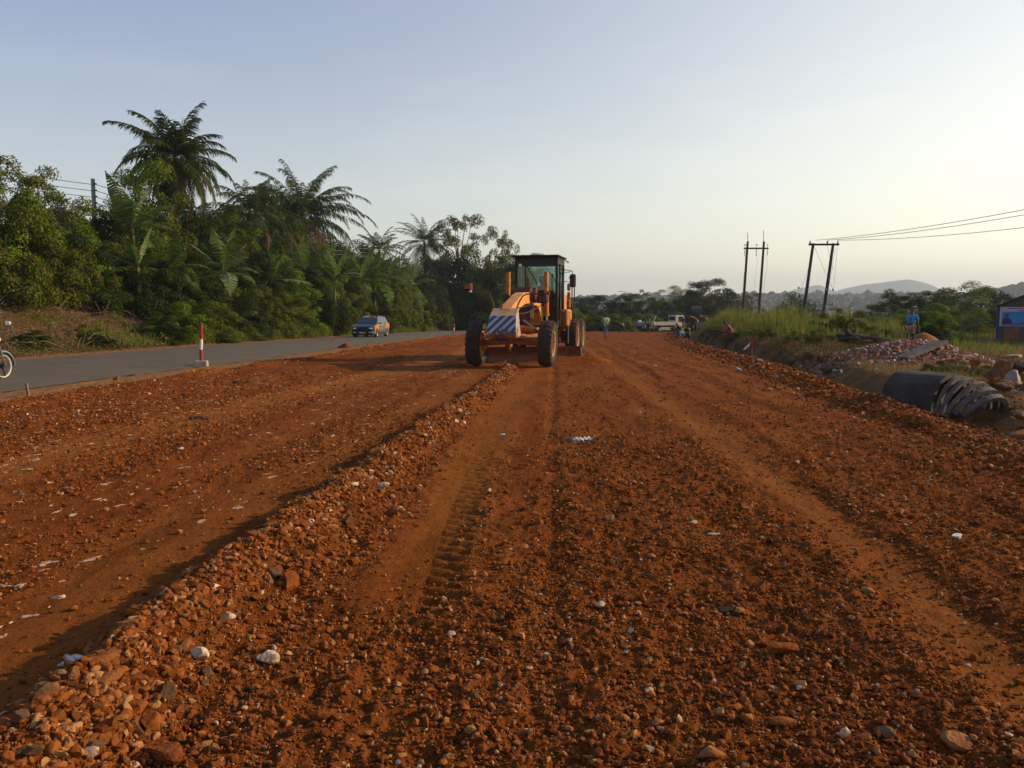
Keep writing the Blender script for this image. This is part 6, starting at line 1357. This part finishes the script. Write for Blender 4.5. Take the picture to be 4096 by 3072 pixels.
# ============================================================ far forest and hills
M['forest'] = mat('forest', (.035, .05, .022), .95, c2=(.06, .075, .035), scale=.09, detail=4)
rg = np.random.default_rng(77); V0, F0 = ICO[1]; Vs = []; n = 5200
ang = rg.uniform(rad(-14), rad(40), n); R = np.exp(rg.uniform(math.log(330), math.log(1500), n)); x = R*np.sin(ang); y = R*np.cos(ang)
def ridge(x, y):
    R = np.hypot(x, y); a = np.degrees(np.arctan2(x, y)); t = np.interp(a, [-14, 0, 4, 8, 12, 17, 22, 26, 31, 36], [.013, .013, .0125, .016, .014, .0165, .0155, .0145, .0135, .013])
    return CH-3+(-20)*(1-sst(500, 1250, R))+t*R*sst(600, 1350, R)*.92
z = ridge(x, y); keep = (x > Xr(np.minimum(y, 160))+30) | (y > 360); x, y, z = x[keep], y[keep], z[keep]; n = len(x)
s = rg.uniform(4, 9, n)*(.7+.3*R[keep]/900); Vq = V0[None]*(1+.22*rg.normal(size=(n, len(V0), 1)))*np.stack([s, s, s*rg.uniform(.7, 1.3, n)], -1)[:, None]+np.stack([x, y, z], -1)[:, None]
tag(npmesh('far_forest', Vq.reshape(-1, 3), (F0[None]+(np.arange(n)*len(V0))[:, None, None]).reshape(-1, 3), 'forest'), 'hazy blue grey forest covering the plain beyond the poles', 'forest', kind='stuff')
def landsheet(name, r0, r1, fn, a0, a1, m, na=260, nr=26):
    A, R = np.meshgrid(np.linspace(rad(a0), rad(a1), na), np.linspace(r0, r1, nr)); x = R*np.sin(A); y = R*np.cos(A); z = fn(x, y, np.degrees(A), R); V = np.stack([x, y, z], -1).reshape(-1, 3); i = np.arange(nr-1)[:, None]*na+np.arange(na-1)[None]
    return tag(npmesh(name, V, np.stack([i, i+1, i+na+1, i+na], -1).reshape(-1, 4)[:, ::-1], m, smooth=True), None, kind='structure')
landsheet('forest_terrain', 420, 1700, lambda x, y, a, R: np.minimum(ridge(x, y)-3, ridge(x, y)*1)-.02*np.clip(R-1400, 0, 999), -16, 42, 'forest')
def hills(x, y, a, R):
    px = 2048+F*np.tan(np.radians(a)); top = np.interp(px, [2000, 2400, 2900, 3090, 3180, 3270, 3330, 3370, 3440, 3500, 3560, 3620, 3660, 3710, 3760, 4000, 4300], [1212, 1190, 1200, 1185, 1160, 1146, 1172, 1160, 1147, 1143, 1135, 1131, 1136, 1150, 1172, 1185, 1190])
    t = (1240-top)/F*np.exp(-((R-4300)/420)**2)*4300*(1+.0*x)
    return CH-30+t*1.0+30*np.exp(-((R-4300)/420)**2)+26*(fbm(x*.0035, y*.0035, 4, 3)-.5)*np.exp(-((R-4300)/900)**2)
landsheet('far_hills', 3300, 5400, hills, -18, 45, 'forest', 420, 40)
def rhill(x, y, a, R):
    px = 2048+F*np.tan(np.radians(a)); top = np.interp(px, [3560, 3700, 3890, 3960, 4010, 4060, 4096, 4300, 4700], [1215, 1200, 1172, 1155, 1150, 1141, 1136, 1120, 1110]); g_ = np.exp(-((R-1250)/170)**2)
    return CH-37+((1240-top)/F*1250+26+5*(fbm(x*.06, y*.06, 3, 3)-.5))*g_
landsheet('wooded_hill', 950, 1700, rhill, 24, 48, 'forest', 300, 34)
rg = np.random.default_rng(78); n = 1500; a = rg.uniform(26, 46, n); R = rg.uniform(1130, 1290, n); x = R*np.sin(np.radians(a)); y = R*np.cos(np.radians(a)); z = rhill(x, y, a, R); s = rg.uniform(5, 9, n)
Vq = V0[None]*(1+.22*rg.normal(size=(n, len(V0), 1)))*s[:, None, None]+np.stack([x, y, z-2], -1)[:, None]
tag(npmesh('hill_forest', Vq.reshape(-1, 3), (F0[None]+(np.arange(n)*len(V0))[:, None, None]).reshape(-1, 3), 'forest'), 'blue hazy trees over the hill behind the shed', 'forest', kind='stuff')
# pale distant houses
for i, (px, py, Y) in enumerate([(3155, 1218, 420), (3240, 1243, 380), (3278, 1240, 380), (3330, 1238, 400), (3420, 1238, 400)]):
    p = at(px, py, Y); root = empty('distant_house', (p.x, Y, p.z-3)); tag(root, 'tiny pale house in the hazy plain beyond the poles', 'house', 'distant pale houses')
    e = MB(); e.box((0, 0, 1.2), (7, 6, 2.6)); e.build('wall', 'cream', root); e = MB(); e.prism([(-4, 2.5), (4, 2.5), (0, 4.2)], -3.3, 3.3); e.build('roof', 'rustred' if i % 2 else 'grey_metal', root)
# ============================================================ light, sky, haze
SUN_EL, SUN_AZ = rad(22), rad(80)     # azimuth from +Y towards +X
sd = bpy.data.lights.new('sun', 'SUN'); sd.energy = 4.6; sd.angle = rad(.6); sd.color = (1, .77, .48)
so = bpy.data.objects.new('sun', sd); COL.objects.link(so)
dv = Vector((math.sin(SUN_AZ)*math.cos(SUN_EL), math.cos(SUN_AZ)*math.cos(SUN_EL), math.sin(SUN_EL)))
so.rotation_euler = dv.to_track_quat('Z', 'Y').to_euler()
w = bpy.data.worlds.new('World'); S.world = w; w.use_nodes = True; N = w.node_tree.nodes; L = w.node_tree.links
sk = N.new('ShaderNodeTexSky'); sk.sky_type = 'NISHITA'; sk.sun_disc = False; sk.sun_elevation = SUN_EL; sk.sun_rotation = SUN_AZ
sk.air_density = 1.0; sk.dust_density = 1.0; sk.ozone_density = 1.5; sk.altitude = 100
bg = N['Background']; bg.inputs[1].default_value = .080
tc = N.new('ShaderNodeTexCoord'); nm = N.new('ShaderNodeVectorMath'); nm.operation = 'NORMALIZE'; L.new(tc.outputs['Generated'], nm.inputs[0])
sp = N.new('ShaderNodeSeparateXYZ'); L.new(nm.outputs[0], sp.inputs[0])
def mth(op, a, b=None):
    n = N.new('ShaderNodeMath'); n.operation = op
    for k, v in enumerate((a, b)):
        if v is None: continue
        if isinstance(v, (int, float)): n.inputs[k].default_value = v
        else: L.new(v, n.inputs[k])
    return n.outputs[0]
def dot(v):
    n = N.new('ShaderNodeVectorMath'); n.operation = 'DOT_PRODUCT'; L.new(nm.outputs[0], n.inputs[0]); n.inputs[1].default_value = Vector(v).normalized(); return n.outputs['Value']
def addc(a, f, c):
    n = N.new('ShaderNodeMix'); n.data_type = 'RGBA'; n.blend_type = 'ADD'; n.clamp_factor = False; L.new(f, n.inputs[0]); L.new(a, n.inputs[6]); n.inputs[7].default_value = (*c, 1); return n.outputs[2]
up = mth('MAXIMUM', sp.outputs[2], 0.)
hzf = mth('POWER', 2.718, mth('MULTIPLY', up, -4.8))
glow = mth('POWER', mth('MAXIMUM', dot((.80, .58, .08)), 0.), 4.5)
c_ = addc(sk.outputs[0], hzf, (7.2, 6.3, 3.4)); c_ = addc(c_, glow, (4.3, 3.4, 1.6)); c_ = addc(c_, mth('POWER', mth('MAXIMUM', dot((.62, .78, .25)), 0.), 3.), (1.9, 1.7, .7)); c_ = addc(c_, mth('SUBTRACT', 1., hzf), (0., .5, 2.3))
cn = N.new('ShaderNodeTexNoise'); cn.inputs['Scale'].default_value = 2.2; cn.inputs['Detail'].default_value = 5; cm = N.new('ShaderNodeMapping'); cm.inputs['Scale'].default_value = (1, 1, 4.5); L.new(nm.outputs[0], cm.inputs[0]); L.new(cm.outputs[0], cn.inputs['Vector'])
cr = N.new('ShaderNodeMapRange'); cr.inputs[1].default_value = .52; cr.inputs[2].default_value = .75; L.new(cn.outputs[0], cr.inputs[0])
c_ = addc(c_, cr.outputs[0], (.9, .75, .5))
L.new(c_, bg.inputs[0])
HZ = .00025
e = MB(); e.box((0, 3000, 115), (9600, 9000, 340)); hz = e.build('haze', 'black')
hm = bpy.data.materials.new('haze'); hm.use_nodes = True; N = hm.node_tree.nodes; L = hm.node_tree.links
for n in list(N):
    if n.type == 'BSDF_PRINCIPLED': N.remove(n)
pv = N.new('ShaderNodeVolumePrincipled'); pv.inputs['Color'].default_value = (.74, .83, .96, 1); pv.inputs['Density'].default_value = HZ; pv.inputs['Anisotropy'].default_value = .2
L.new(pv.outputs[0], N['Material Output'].inputs['Volume']); hz.data.materials.clear(); hz.data.materials.append(hm)
tag(hz, 'pale blue haze over the distance', 'haze', kind='stuff')
S.view_settings.view_transform = 'Standard'; S.view_settings.look = 'None'; S.view_settings.exposure = .36; S.view_settings.gamma = 1
S.render.engine = 'CYCLES'; S.cycles.max_bounces = 6; S.cycles.transparent_max_bounces = 16; S.cycles.volume_bounces = 0
